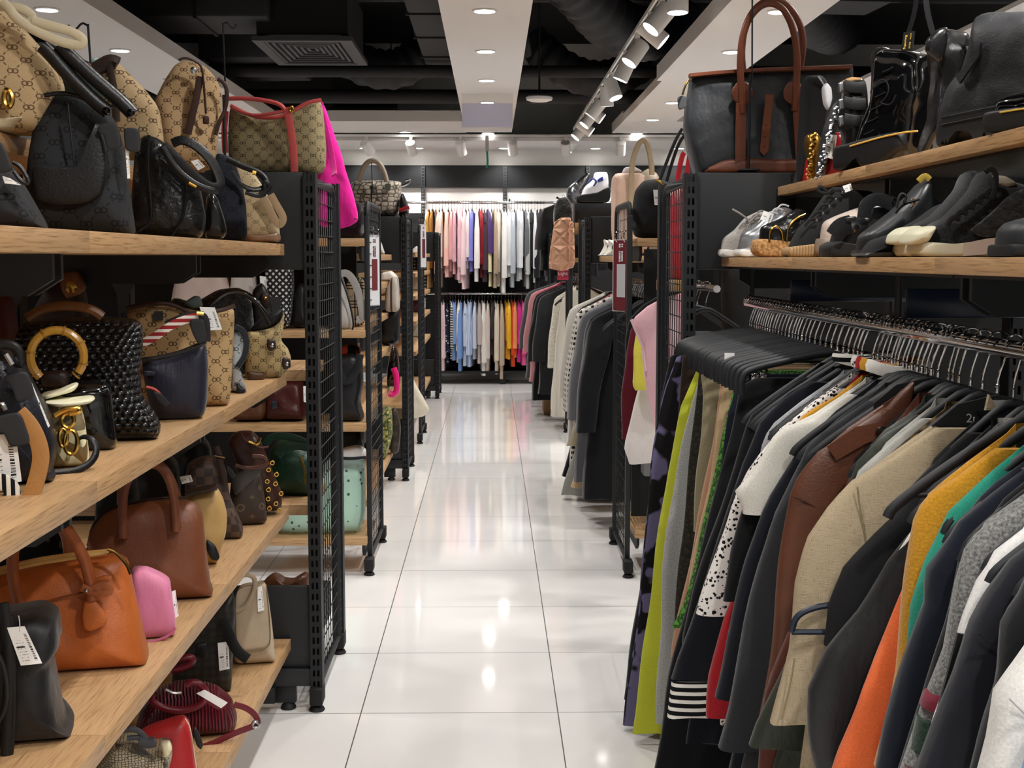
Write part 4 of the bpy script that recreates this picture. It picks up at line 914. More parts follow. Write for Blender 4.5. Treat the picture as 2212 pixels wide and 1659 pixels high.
b.pad([(421, 1392), (448, 1388), (450, 1414), (440, 1422), (424, 1418)], .012, plain('161616', .4), 'buckle', -.01); b.tube([(476, 1340), (488, 1350), (500, 1385), (515, 1410), (536, 1424)], (.014, .004), plain('1d1d20', .5), 'strap', v=-.02, v1=-.05)
b.tag([(470, 1389), (494, 1386), (496, 1445), (474, 1449)], -.03); b.tube([(482, 1335), (486, 1350)], .005, SILVER, 'clasp', v=-.02)
b = Stand('handbag', 'beige leather flap handbag at the far end of the lowest board', 'bag', 590, 1438, 12, z=.224)
BG = leather('b7a58c', .45, .2)
b.body([(504, 1446), (503, 1340), (508, 1290), (520, 1264), (574, 1256), (580, 1290), (588, 1350), (595, 1420), (592, 1438), (550, 1444)], .13, BG, top=.7, wr=.004)
b.pad([(508, 1270), (574, 1260), (582, 1330), (585, 1385), (578, 1400), (510, 1408)], .014, leather('b9a78e', .42, .2), 'flap', -.010, 8, 1)
b.tube([(508, 1408), (560, 1403), (578, 1399), (585, 1385), (582, 1330), (575, 1262)], .0016, leather('7d6e58', .5), 'flap_edge', v=-.012)
b.tube([(510, 1320), (530, 1312), (545, 1285), (552, 1262), (548, 1244), (525, 1240), (512, 1258)], .007, BG, 'handle', v=-.012, n=10); b.tag([(556, 1268), (566, 1266), (571, 1318), (557, 1322)], -.025)
# ---------------------------------------------------------------- bags on the racks across the bays, left
def simple(name, label, cat, pts, T, mat, group=None, yaw=0, handle=None, hm=None, top=.8, wr=.006, n=4, hr=.006, **pin):
    xs = [p[0] for p in pts]; yb = max(p[1] for p in pts); xb = sum(xs) / len(xs)
    b = Stand(name, label, cat, xb, yb, yaw, group, **pin); b.body(pts, T, mat, top=top, wr=wr, n=n)
    if handle: b.tube(handle, hr, hm or mat, 'handle', v=T * .3)
    return b
b = simple('handbag', 'dark plum bag on the top board of the second left rack', 'bag', [(722, 515), (718, 470), (728, 440), (760, 434), (783, 438), (786, 512)], .2, cloth('2a1424'), y=5.66)
b = simple('handbag', 'pale grey structured handbag with a looped grey handle on the second left rack', 'bag', [(724, 715), (722, 640), (730, 590), (738, 592), (752, 640), (765, 700), (762, 714), (745, 717)], .22, leather('b5b2ae', .4), y=5.62, top=.4)
b.tube([(732, 592), (752, 588), (772, 620), (783, 670), (782, 692), (770, 690)], (.016, .006), leather('a9a6a2', .4), 'handle', v=.03); b.tube([(735, 596), (752, 640), (765, 700), (760, 715)], .004, BKL, 'piping', v=-.003)
simple('handbag', 'checked plaid bag behind the pale grey handbag', 'bag', [(745, 660), (748, 612), (756, 598), (786, 600), (790, 660)], .1, plaid(), y=5.86, gz=1.073)
simple('backpack', 'pale pink backpack seen under the top board of the near left rack', 'bag', [(372, 715), (372, 660), (382, 605), (398, 560), (440, 545), (478, 560), (492, 600), (505, 640), (508, 715)], .2, leather('c9b4ab', .45), y=5.66, gz=1.073)
simple('tote_bag', 'off-white tote with thin black straps beside the pale pink backpack', 'bag', [(500, 715), (498, 620), (508, 560), (550, 556), (556, 640), (560, 715)], .12, cloth('cfc8c2'), y=5.7, gz=1.073, handle=[(512, 565), (520, 540), (540, 540), (550, 565)], hm=BKL)
b = simple('tote_bag', 'black and white woven plastic tote on the second left rack', 'bag', [(584, 712), (578, 640), (572, 560), (634, 556), (634, 640), (628, 712)], .14, mesh_weave('dcdcdc', '2b2b2f', .028), y=5.66, gz=1.073, handle=[(580, 565), (584, 545), (612, 548), (620, 565)], hm=BKL)
b.slab([(578, 640), (606, 642), (606, 700), (586, 702)], plain('3a3a3c', .6), 'dark_panel', -.006, .004); b.tag([(561, 596), (575, 598), (577, 640), (563, 636)], -.02)
simple('handbag', 'black bag under the second board, left of the nearest rack end', 'bag', [(632, 722), (636, 640), (648, 610), (662, 612), (668, 722)], .15, leather('1d1d20', .4), y=5.7, gz=1.073)
b = simple('shoulder_bag', 'black leather shoulder bag standing on the third board of the second left rack', 'bag', [(722, 914), (720, 800), (728, 770), (765, 758), (782, 770), (784, 830), (776, 870), (786, 905), (780, 914)], .2, leather('2a2b2e', .35), y=5.62)
b.tube([(728, 775), (735, 815), (752, 828), (772, 800), (778, 765)], (.016, .004), leather('2a2b2e', .35), 'strap', v=-.012)
simple('pouch', 'orange and black bag on top of the black leather shoulder bag', 'bag', [(722, 768), (726, 752), (750, 744), (775, 748), (780, 768)], .12, stripes('b5442c', '1d1d1f', .06, .6, 'x'), y=5.68)
b = simple('handbag', 'dark maroon leather bag with padlock on the third board', 'bag', [(575, 905), (580, 870), (592, 830), (612, 820), (658, 822), (664, 905), (640, 910)], .2, leather('5a241f', .35), y=5.63, wr=.014); b.pad([(585, 868), (598, 864), (600, 882), (586, 886)], .02, plain('2c3036', .4), 'padlock', -.02)
b.tag([(655, 834), (662, 834), (662, 870), (656, 868)], -.012)
simple('handbag', 'brown leather bag left of the dark maroon bag on the third board', 'bag', [(505, 905), (508, 885), (525, 850), (550, 838), (575, 850), (580, 890), (572, 905), (540, 910)], .16, leather('6a4126', .4), y=5.62)
b = simple('barrel_bag', 'dark green round barrel bag with long zip behind the nearest rack end', 'bag', [(578, 1020), (586, 965), (610, 942), (645, 945), (690, 970), (700, 1020), (690, 1065), (665, 1080), (620, 1078), (592, 1062)], .2, leather('1f4a36', .38), y=4.12, n=2.4, wr=.003)
b.tube([(648, 985), (656, 1005), (660, 1045)], .004, GOLD, 'zip', v=-.012); b.tube([(572, 960), (590, 940), (640, 945), (690, 975)], (.012, .004), leather('1b402f', .38), 'handle', v=-.01); b.tube([(600, 985), (615, 970), (640, 962), (668, 968)], (.012, .004), leather('1b402f', .38), 'handle', v=-.016)
b = simple('clear_tote', 'clear plastic tote with mint lining and small dark prints on the lowest board', 'bag', [(596, 1158), (600, 1110), (700, 1000), (715, 982), (788, 985), (790, 1060), (788, 1130), (775, 1155), (700, 1160)], .22, clear_print('d3e8df', '3c4a46'), y=5.62)
b.body([(610, 1155), (612, 1115), (705, 1010), (780, 1012), (780, 1150)], .14, nylon('cfe5db'), 'mint_lining', v=.04, wr=.014); b.tube([(716, 985), (750, 992), (790, 988)], (.007, .004), leather('20212c', .4), 'rim', v=-.004)
b.body([(730, 990), (740, 968), (775, 962), (790, 972), (790, 992)], .12, cloth('e2e0dc'), 'white_paper', v=.05, wr=.008, floor=False)
simple('handbag', 'black bag with a brown strap above the clear plastic tote', 'bag', [(715, 990), (722, 940), (740, 928), (785, 925), (790, 990)], .14, leather('1c1c1f', .4), y=5.86, gz=.168)
b = Stand('wedge_shoe', 'brown wooden wedge shoe behind the beige flap handbag', 'shoe', 615, 1292, 0, y=4.12)
b.body([(568, 1292), (570, 1252), (592, 1236), (612, 1250), (640, 1252), (660, 1236), (668, 1240), (668, 1292)], .09, leather('6b4128', .35), wr=.002, n=3); single('shoe_box', G().rbox(-.12, .12, 0, .3, 0, b.P.z - .173, .004).mesh(), plain('24272b', .55), 'black box carrying the wooden wedge shoe beside the lowest board', 'box', loc=(b.P.x, b.P.y - .06, .172))
# croc handbag etc. on the third and fourth rack ends
b = Stand('handbag', 'cream crocodile pattern handbag standing on the third left rack end', 'bag', 815, 466, 0, y=8.12, gz=1.633)
b.body([(768, 466), (757, 392), (790, 390), (840, 390), (868, 392), (866, 420), (860, 464)], .3, croc('d6cab9', '5a5048'), wr=.004, top=.7)
b.tube([(776, 392), (782, 365), (795, 349), (806, 346), (820, 352), (830, 372), (835, 392)], .016, leather('b9ac9a', .4), 'handle', v=.02, n=10); b.tube([(772, 419), (800, 420), (836, 419)], .004, plain('6a6a6c', .2, 1), 'zip', v=-.004)
b.fob([(832, 396), (844, 396), (844, 410), (836, 414), (830, 406)], -.02, plain('6e7a70', .5)); rod(803, 466, 350, 8.02, 'thin black rod in front of the cream crocodile handbag', 0)
b = simple('shoe_pair', 'black and red studded shoe on the third left rack end', 'shoe', [(862, 466), (864, 430), (870, 415), (880, 440), (884, 466)], .2, leather('1c1618', .3), y=8.1, gz=1.633); b.o.name = 'studded_shoe'
b.tube([(862, 455), (872, 452), (884, 448)], .012, plain('b3202a', .4), 'red_strip', v=-.01); b.tube([(866, 402), (875, 400), (884, 394), (886, 388), (876, 390)], .008, SILVER, 'chain', v=.0)
lb = dict(y=7.6)
for lab, pts, T, mat, kw in (
    ('white sneaker on the second left rack behind the hanging sign', [(815, 553), (816, 528), (822, 520), (828, 538), (832, 553)], .1, leather('d9d6d0', .5), dict(y=7.9, gz=1.402)),
    ('brown and white striped bag between the second and third left rack ends', [(832, 660), (834, 625), (845, 600), (860, 595), (864, 660)], .2, stripes('5c4a3c', 'b9b2a8', .06, .8, 'x'), dict(y=7.6, gz=1.062)),
    ('pale cream folded bag on the upper level between the left rack ends', [(820, 608), (822, 590), (845, 584), (858, 596), (860, 608)], .15, leather('d6cfc4', .5), dict(y=7.7, gz=1.242)),
    ('black patent bag with pink trim hanging low between the left rack ends', [(836, 858), (838, 790), (848, 740), (860, 760), (864, 800), (864, 850), (850, 858)], .15, patent('1a1216'), dict(y=7.6, gz=.622)),
    ('green floral bag between the second and third left rack ends', [(822, 962), (822, 890), (830, 876), (846, 880), (848, 940), (834, 965)], .15, floral('8c8f62', '4c5c33', 'c9b85a'), dict(y=7.55, gz=.202)),
    ('dark brown flower print bag behind the green floral bag', [(842, 965), (842, 885), (856, 878), (866, 920), (862, 960)], .12, flowers('3c322b', '6d5c48', .07), dict(y=7.75, gz=.202)),
    ('black leather bag high up between the left rack ends', [(818, 700), (820, 672), (835, 664), (862, 668), (864, 700)], .2, leather('1b1b1d', .35), dict(y=7.7, gz=.862))):
    b = simple('sneaker' if 'sneaker' in lab else 'handbag', lab, 'shoe' if 'sneaker' in lab else 'bag', pts, T, mat, 'goods between the left rack ends', **kw)
    if 'pink' in lab: b.tube([(840, 850), (850, 853), (858, 845), (856, 810), (850, 795)], .018, plain('e0247e', .3), 'pink_trim', v=-.02)
b = simple('tote_bag', 'cream cotton tote hanging out beside the fourth left rack end', 'bag', [(886, 905), (885, 800), (898, 830), (915, 860), (928, 885), (918, 898), (900, 903)], .16, cloth('cfc6b4'), y=9.5, wr=.012)
for k, (z, c, s) in enumerate(((1.08, 'd2d0cc', 'white'), (.88, 'bcccc4', 'pale green'), (.88, '6a3444', 'maroon'), (.64, 'c8d4cc', 'mint'))):
    single('folded_stack', G().rbox(-.1, .1, -.12, .12, 0, (.16, .12, .1, .2)[k], .02).mesh(), cloth(c), f'{s} folded garments on the last left rack', 'clothing', 'folded garments', loc=(-.74, (12.2, 12.5, 12.1, 12.3)[k], z + .002))
b = simple('slipper', 'white shoe on the top board near the fourth left rack end', 'shoe', [(888, 556), (890, 540), (900, 530), (914, 548), (915, 556)], .1, leather('dcd9d4', .5), y=11.6, gz=1.42)
# hanging banner signs
def banner(label, px0, px1, py0, py1, y, x, s):
    a = at(px0, py0, x=x); c = at(px0, py1, x=x); h = a.z - c.z; w_ = .13
    t = empty('hanging_sign', (x, y, c.z), .53 if s > 0 else -.3, label, 'sign', 'banner signs')
    link('sleeve', boxm(-.004, .004, 0, w_, 0, h), glassy('e8e8ea', .5), t)
    q = -.0045 * s
    if s < 0:
        link('paper', boxm(.0045, .0055, .008, w_ - .008, .004, h - .01), plain('d9d9dc', .6), t)
        link('red_panel', boxm(.0056, .0062, .035, w_ - .03, h * .22, h * .66), plain('7e3238', .5), t)
    else:
        link('paper', boxm(-.0055, -.0045, .008, w_ - .008, .004, h - .004), plain('7c2c35', .5), t)
        link('list_panel', boxm(-.0062, -.0056, .03, w_ - .035, h * .2, h * .66), plain('b9babd', .5), t)
    g = G(); rr = random.Random(3)
    for k in range(9):                                       # upright lettering too small to read: short strokes down the top of the strip
        z = h * (.94 - .028 * k) if k < 2 else h * (.88 - .02 * k)
        for j in range(2): g.box(*sorted((-.0063 * s, -.0068 * s)), .05 + .018 * j, .062 + .018 * j, z - .006 * rr.random() - .004, z)
    link('lettering', g.mesh(), plain('7e3238' if s < 0 else 'd9d4d4', .5), t)
    for dy in (.03, .09):
        link('ring', G().tube([(-.001 + .018 * math.cos(k * .45), dy + .002 * k / 14, h + .012 + .026 * math.sin(k * .45)) for k in range(14)], .0022, 6, True, hint=(0, 1, 0)).mesh(), CHROME, t).rotation_euler = (0, 0, 0)
    return t
banner('white and red vertical banner on two rings, second left rack end', 800, 812, 508, 660, 5.78, -.548, -1)
banner('dark red vertical banner with white list panel, second right rack end', 1338, 1352, 520, 665, 5.72, .61, 1)
banner('narrow pale pink banner on two rings on the fourth left rack end', 907, 913, 484, 578, 9.76, -.535, -1)
t = empty('sale_sign', at(1204, 605, y=9.66), 0, 'small red sign reading Light above the dark coats on the right', 'sign')
p1 = at(1228, 577, y=9.66); w_, h = p1.x - t.location.x, p1.z - t.location.z
link('sign_board', boxm(0, w_, 0, .006, 0, h), plain('b03048', .5), t); link('white_header', boxm(.002, w_ - .002, -.001, 0, h * .76, h - .002), plain('e3d9d9', .5), t)
def text(name, s, size, mat, parent, loc, rot=(math.pi / 2, 0, 0), ext=.0004):
    c = bpy.data.curves.new('t', 'FONT'); c.body = s; c.size = size; c.extrude = ext; c.align_x = 'CENTER'; c.align_y = 'CENTER'
    o = bpy.data.objects.new('t', c); me = bpy.data.meshes.new_from_object(o); bpy.data.objects.remove(o); me.materials.clear()
    q = link(name, me, mat, parent); q.location = loc; q.rotation_euler = rot; return q
text('lettering', 'Light', .036, plain('f2eaea', .5), t, (w_ / 2, -.001, h * .5))
# ---------------------------------------------------------------- right side: tote, boots and shoes
b = Stand('tote_bag', 'large navy canvas tote with brown leather handles standing on the nearest right rack end', 'bag', 1600, 372, -1, y=4.0, gz=1.634)
NV = nylon('2b3036'); BL = leather('7a4128', .38)
b.body([(1502, 372), (1486, 320), (1478, 275), (1480, 235), (1486, 200), (1490, 165), (1560, 158), (1650, 153), (1740, 150), (1838, 146), (1838, 200), (1832, 300), (1822, 372)], .2, NV, top=.5, wr=.006, n=8, smooth=0)
b.tube([(1489, 164), (1560, 157), (1650, 152), (1740, 149), (1838, 145)], (.006, .02), BL, 'rim', v=.045)
b.body([(1502, 372), (1506, 366), (1540, 350), (1600, 344), (1660, 348), (1720, 346), (1780, 350), (1820, 366), (1822, 372)], .21, BL, 'leather_base', v=-.006, wr=.002, n=6, smooth=1)
b.tube([(1604, 245), (1601, 190), (1598, 130), (1604, 75), (1622, 30), (1655, 4), (1690, 14), (1712, 55), (1722, 110), (1722, 160), (1716, 240)], .0105, BL, 'handle', v=.0, n=12)
b.tube([(1606, 160), (1601, 110), (1610, 50), (1640, 6), (1680, -2), (1712, 20), (1732, 60), (1736, 100), (1726, 160)], .0105, BL, 'handle', v=.12, n=12)
for cx in (1604, 1716): b.pad([(cx - 10, 175), (cx + 10, 175), (cx + 24, 195), (cx + 22, 215), (cx, 230), (cx - 22, 215), (cx - 24, 195)], .012, leather('743d26', .38), 'handle_patch', -.002)
b.slab([(1590, 222), (1611, 222), (1611, 356), (1588, 356)], BL, 'strap', -.004, .006); b.slab([(1712, 222), (1732, 222), (1734, 356), (1720, 356)], BL, 'strap', -.004, .006)
b.slab([(1655, 204), (1671, 204), (1660, 326), (1650, 336), (1641, 326)], leather('80482a', .6), 'closure_strap', -.007, .004)
for py in (270, 296, 316): b.disc(1654 - (py - 270) * .05, py, .0022, plain('20140e', .7), 'strap_hole', -.008, .001)
b.fob([(1463, 208), (1482, 205), (1484, 232), (1466, 238)], .02, plain('55585c', .5)); b.tube([(1488, 172), (1480, 185), (1474, 205)], .003, GOLD, 'ring', v=.0)
rod(1617, 370, -14, 3.97, 'tall black display rod hooked over the handles of the navy tote', 0)
# boots on the raised board: x .848, z 1.589
XB = .86
def sole(b, pts, mat, T, name='sole', v=0, n=9, parent=None): return b.body(pts, T, mat, name, n=n, wr=0, v=v, smooth=1, parent=parent)
b = Stand('ankle_boot', 'black suede boot with red sole, first on the raised board', 'boot', 1740, 392, 0, gz=1.590, x=.90)
b.body([(1722, 392), (1724, 330), (1730, 240), (1732, 180), (1742, 164), (1770, 162), (1784, 176), (1786, 220), (1780, 280), (1762, 330), (1742, 392)], .10, plain('17171a', .85), n=3, wr=.004)
sole(b, [(1728, 392), (1732, 340), (1742, 310), (1752, 330), (1750, 392)], plain('b01c24', .25), .085, 'red_sole', -.002, 3)
b.tube([(1768, 165), (1780, 182), (1787, 205)], .004, SILVER, 'zip', v=-.002)
for k, (px, py, xx, cc, sn) in enumerate(((1772, 388, .03, GOLD, 'gold'), (1815, 380, .04, SILVER, 'silver'))):
    b = Stand('high_heel', f'red soled high heel covered in {sn} spikes, hanging from the raised board', 'shoe', px, py, 4, gz=1.590, x=XB + xx)
    if k == 0: b.body([(1752, 392), (1748, 350), (1738, 310), (1742, 290), (1762, 286), (1772, 300), (1768, 350), (1764, 390)], .06, plain('8c6a2a', .3, .8), n=3, wr=0)
    else:
        b.body([(1764, 392), (1768, 350), (1780, 280), (1800, 225), (1812, 215), (1816, 232), (1800, 290), (1786, 340), (1772, 392)], .06, plain('3a3a3e', .4), n=3, wr=0)
        sole(b, [(1782, 392), (1790, 330), (1800, 285), (1818, 286), (1822, 330), (1820, 380), (1800, 392)], plain('b01c24', .25), .05, 'red_sole', .004, 3)
        b.tag([(1788, 290), (1808, 292), (1802, 345), (1780, 338)], -.004); b.body([(1808, 360), (1816, 320), (1824, 290), (1826, 330), (1818, 366)], .02, plain('4a4a50', .4), 'heel', v=.01, wr=0, floor=False)
        b.body([(1776, 190), (1784, 178), (1794, 190), (1796, 215), (1788, 240), (1780, 225)], .03, plain('c9c9cc', .5), 'lining', v=.04, wr=0, floor=False)
    g = G(); rr = random.Random(k)
    for q in range(46):
        t_ = q / 45; px_ = (1750 + 14 * rr.random() - 8 * t_) if k == 0 else (1770 + 44 * t_ + rr.uniform(-9, 5)); py_ = 288 + 100 * t_ if k == 0 else 385 - 160 * t_
        c = b.q(px_, py_, -.002); g.lathe([(.0045, 0), (.003, .004), (.0005, .012)], 6, Matrix.Translation(c) @ Matrix.Rotation(math.pi / 2, 4, 'X'))
    o = link('spike_trim', g.mesh(), cc, b.o); o['kind'] = 'stuff'
b = Stand('ankle_boot', 'black leather boot with silver buckles and tan lining on the raised board', 'boot', 1850, 285, 0, gz=1.590, x=.905)
b.body([(1822, 380), (1822, 290), (1812, 270), (1816, 245), (1824, 200), (1822, 172), (1850, 168), (1866, 172), (1870, 200), (1872, 250), (1870, 275), (1852, 290), (1850, 380)], .09, leather('18181a', .2, .1), n=3, wr=.003)
b.pad([(1820, 175), (1840, 164), (1866, 166), (1864, 174), (1830, 180)], .06, plain('b0885a', .7), 'lining', .015)
for py in (190, 226, 262): b.pad([(1812, py - 12), (1822, py - 14), (1824, py + 8), (1814, py + 10)], .014, SILVER, 'buckle', -.02, 8, 1); b.tube([(1822, py - 6), (1848, py), (1870, py - 2)], (.014, .004), BKL, 'buckle_strap', v=-.006)
PB = patent('0f0f11')
b = Stand('platform_boot', 'black patent lace-up boot on a thick platform with yellow welt on the raised board', 'boot', 1829, 352, -60, gz=1.590, x=.852)
b.body([(1842, 315), (1850, 290), (1880, 255), (1900, 215), (1906, 160), (1910, 110), (1925, 106), (1970, 108), (2003, 118), (2008, 200), (1996, 250), (1984, 285), (1950, 290), (1900, 300), (1860, 314)], .11, PB, 'boot_upper', n=3, wr=.006)
b.body([(1829, 352), (1832, 318), (1860, 312), (1900, 300), (1950, 288), (1984, 285), (1985, 320), (1972, 330), (1930, 338), (1895, 345), (1880, 338), (1860, 352)], .12, plain('141416', .5), 'platform_sole', n=9, wr=0, v=-.005)
b.tube([(1836, 316), (1862, 308), (1900, 297), (1950, 286), (1982, 283)], .0022, plain('c9a24a', .5), 'welt_stitching', v=-.006, v1=-.006)
for k in range(6):
    px, py = 1868 + k * 8, 288 - k * 27
    b.tube([(px - 2, py + 3), (px + 10, py - 2), (px + 20, py - 8)], .0015, plain('19191b', .8), 'lace', v=.0)
b.tube([(1880, 200), (1895, 175), (1912, 170), (1922, 190), (1912, 215), (1898, 222), (1925, 228), (1935, 205)], .0015, plain('19191b', .8), 'lace_bow', v=-.006)
lp = b.slab([(1952, 70), (1974, 67), (1970, 110), (1946, 110)], plain('151516', .6), 'heel_loop', -.004, .004)
b.tube([(1950, 108), (1966, 60), (1976, 25), (1980, -10)], (.006, .002), plain('1c1c1f', .4), 'hanging_strap', v=.03)
def txt_on(b, s, px, py, size, mat, v, ang, parent):
    c = b.q(px, py, v); return text('lettering', s, size, mat, parent, c, (math.pi / 2, ang, 0))
YEL = plain('d8b440', .5)
txt_on(b, 'Bouncing', 1956, 91, .0085, YEL, -.0065, math.pi / 2 + .12, lp); txt_on(b, 'WITH    SOLES', 1966, 88, .0052, YEL, -.0065, math.pi / 2 + .12, lp)
b = Stand('tall_boot', 'slouching black leather boot with folded cuff and chain on the raised board', 'boot', 1996, 335, 0, gz=1.590, x=XB + .02)
b.body([(1984, 335), (2004, 270), (2010, 220), (2016, 180), (2018, 130), (2006, 110), (2004, 88), (2022, 70), (2050, 62), (2088, 70), (2096, 110), (2076, 150), (2060, 190), (2040, 240), (2012, 300), (1996, 336)], .08, leather('1a1a1b', .22, .1), n=3, wr=.012)
b.pad([(2006, 84), (2030, 60), (2052, 54), (2050, 100), (2036, 134), (2024, 124), (2004, 108)], .03, leather('202022', .25, .1), 'folded_cuff', -.02); b.tube([(2086, 76), (2098, 90), (2104, 104), (2094, 118), (2088, 100)], .0035, SILVER, 'chain', v=-.01)
b.tube([(2000, 0), (2004, 30), (2012, 62), (2018, 80)], (.006, .002), plain('1c1c1f', .4), 'hanging_strap', v=.03)
b = Stand('chunky_boot', 'matte black pull-on boot with deep notched sole on the raised board', 'boot', 2025, 312, -60, gz=1.590, x=.852)
b.body([(2040, 240), (2060, 205), (2074, 180), (2100, 150), (2120, 80), (2128, 32), (2160, 26), (2196, 26), (2290, 20), (2290, 215), (2200, 220), (2120, 232), (2060, 246)], .12, leather('232427', .5, .3), 'boot_upper', n=3, wr=.006)
b.slab([(2025, 313), (2029, 264), (2040, 246), (2080, 238), (2160, 225), (2290, 200), (2290, 262), (2240, 272), (2236, 262), (2230, 274), (2196, 281), (2192, 270), (2186, 283), (2160, 289), (2156, 278), (2150, 291), (2130, 295), (2126, 283), (2120, 297), (2104, 302), (2092, 284), (2066, 282), (2050, 300), (2046, 310), (2043, 299), (2040, 311), (2036, 301), (2032, 312)], plain('1f2022', .6), 'notched_sole', -.006, .13)
b.slab([(2062, 162), (2078, 150), (2110, 105), (2118, 92), (2114, 120), (2072, 180)], leather('2e2f31', .4), 'pull_tab', -.008, .006)
for py in (246, 262): b.tube([(2032, py + 8), (2090, py - 4), (2160, py - 18)], .0012, RUB, 'sole_groove', v=-.008)
b = Stand('lace_shoe', 'black shoe with yellow stitched welt at the right edge of the raised board', 'shoe', 2157, 275, -60, gz=1.590, x=.852)
b.body([(2160, 240), (2172, 215), (2200, 203), (2280, 190), (2280, 232), (2168, 245)], .09, PB, 'shoe_upper', n=3, wr=.004); b.body([(2157, 278), (2158, 246), (2200, 238), (2280, 228), (2280, 262)], .1, plain('2a2825', .5), 'platform_sole', n=9, wr=0, v=-.004)
b.tube([(2160, 243), (2200, 236), (2280, 226)], .0016, YEL, 'welt_stitching', v=-.005)
b = Stand('tall_boot', 'tall black boot looming at the back of the raised board behind the lace-up boot', 'boot', 1890, 330, 0, gz=1.590, x=1.0)
b.body([(1880, 330), (1886, 150), (1884, 110), (1900, 100), (1925, 106), (1930, 330)], .09, leather('161618', .4), n=3, wr=.006)
# low shoes on the lower board, z 1.381, toes towards the aisle
XS = .70
def shoe(label, px, upper, solepts, um, sm, T=.095, y=None, name='sneaker', x=XS, yaw=0, n=3):
    b = Stand(name, label, 'shoe', px, 556, yaw, 'low shoes on the right board', gz=1.3815, x=x)
    b.body(upper, T, um, 'shoe_upper', n=n, wr=.004, v=.004, floor=True); sole(b, solepts, sm, T + .006, 'sole', 0)
    return b
GS = heather('a9a49e', '8d8883')
b = shoe('light grey suede sneaker with long laces, first on the shoe board', 1560, [(1556, 540), (1562, 515), (1590, 495), (1610, 470), (1640, 455), (1660, 465), (1690, 470), (1700, 540), (1640, 548)], [(1554, 556), (1555, 536), (1600, 546), (1700, 542), (1700, 556)], GS, plain('d6d2cb', .6), x=0.665)
for k in range(4): b.tube([(1596 + 12 * k, 494 - 9 * k), (1606 + 12 * k, 480 - 9 * k), (1620 + 12 * k, 484 - 8 * k)], .0028, plain('8f8a85', .7), 'lace', v=-.002)
b.tube([(1582, 452), (1600, 462), (1616, 474), (1622, 490), (1612, 500), (1620, 478), (1640, 462)], .0028, plain('8f8a85', .7), 'lace', v=-.012)
b = shoe('silver metallic sneaker with tag, second on the shoe board', 1592, [(1590, 540), (1600, 505), (1630, 488), (1655, 462), (1690, 446), (1712, 452), (1718, 500), (1720, 545)], [(1589, 556), (1589, 536), (1640, 545), (1720, 544), (1720, 556)], plain('b9bcc0', .25, .8), plain('dcdad4', .5), x=0.685)
for k in range(4): b.tube([(1640 + 12 * k, 480 - 8 * k), (1652 + 12 * k, 464 - 8 * k), (1668 + 12 * k, 470 - 8 * k)], .0028, plain('c9c9cb', .5), 'lace', v=-.002)
b.tag([(1650, 455), (1672, 462), (1664, 482), (1642, 474)], -.02)
b = shoe('black quilted slide sandal with gold piping on a thick cork sole', 1630, [(1640, 520), (1642, 490), (1660, 482), (1690, 470), (1720, 450), (1740, 455), (1756, 480), (1740, 520)], [(1626, 556), (1627, 514), (1700, 522), (1790, 520), (1790, 556)], emboss('161618'), cork(), name='platform_sandal')
for pts in (((1662, 520), (1664, 496), (1678, 486), (1690, 500), (1692, 520)), ((1700, 520), (1702, 490), (1722, 470), (1740, 462))): b.tube(pts, .003, GOLD, 'gold_piping', v=-.002)
b = shoe('black suede platform sneaker with ribbed tan gum sole', 1700, [(1690, 545), (1694, 520), (1720, 500), (1750, 470), (1780, 425), (1800, 402), (1840, 410), (1880, 412), (1900, 430), (1905, 470), (1870, 520), (1800, 540)], [(1693, 556), (1694, 534), (1760, 526), (1810, 512), (1860, 500), (1900, 490), (1905, 520), (1830, 548), (1740, 556)], plain('1b1b1d', .9), stripes('a98c68', '8f7452', .007, .6, 'x'))
for k in range(5): b.tube([(1738 + 14 * k, 488 - 17 * k), (1750 + 14 * k, 472 - 16 * k), (1768 + 14 * k, 474 - 15 * k)], (.004, .002), plain('101012', .8), 'lace', v=-.002); b.disc(1764 + 14 * k, 476 - 15 * k, .003, plain('8a8a8c', .3, 1), 'eyelet', -.004, .001)
b.tube([(1786, 415), (1772, 400), (1764, 412), (1786, 420), (1800, 408)], (.004, .002), plain('101012', .8), 'lace_bow', v=-.012); b.tag([(1820, 402), (1838, 396), (1842, 410), (1826, 416)], .0)
b = shoe('dusty pink padded slide peeking between the black shoes', 1775, [(1770, 510), (1778, 480), (1810, 465), (1850, 450), (1880, 440), (1880, 500), (1810, 520)], [(1768, 556), (1768, 512), (1810, 520), (1880, 505), (1880, 556)], leather('b7a89d', .6), plain('8a7c70', .6), name='slide', x=XS + .06)
b = shoe('black leather sandal with wide straps on a jagged rubber sole', 1782, [(1788, 525), (1800, 500), (1830, 478), (1862, 465), (1872, 435), (1900, 425), (1935, 445), (1930, 520), (1850, 528)], [(1777, 550), (1778, 530), (1800, 520), (1850, 530), (1940, 520), (1940, 556), (1830, 556), (1800, 556)], leather('202225', .3, .1), RUB, name='platform_sandal')
b.tube([(1802, 510), (1815, 490), (1838, 484)], (.02, .004), leather('26282b', .3), 'strap', v=-.004); b.tube([(1866, 470), (1870, 440), (1895, 428), (1925, 440)], (.014, .004), leather('26282b', .3), 'strap', v=-.004); b.pad([(1826, 470), (1850, 466), (1852, 476), (1828, 480)], .01, plain('35373a', .3), 'buckle', -.012)
b.disc(1846, 500, .004, GOLD, 'rivet', -.006)
b = shoe('black leather derby shoe with cord laces and copper hook', 1850, [(1850, 545), (1856, 510), (1890, 485), (1930, 455), (1965, 420), (1985, 395), (2005, 385), (2010, 420), (2028, 440), (2010, 490), (1960, 525), (1880, 545)], [(1847, 548), (1850, 538), (1900, 545), (1960, 530), (2030, 505), (2030, 530), (1960, 552), (1890, 556)], leather('26282b', .4, .2), plain('2c2c2a', .4), name='derby_shoe')
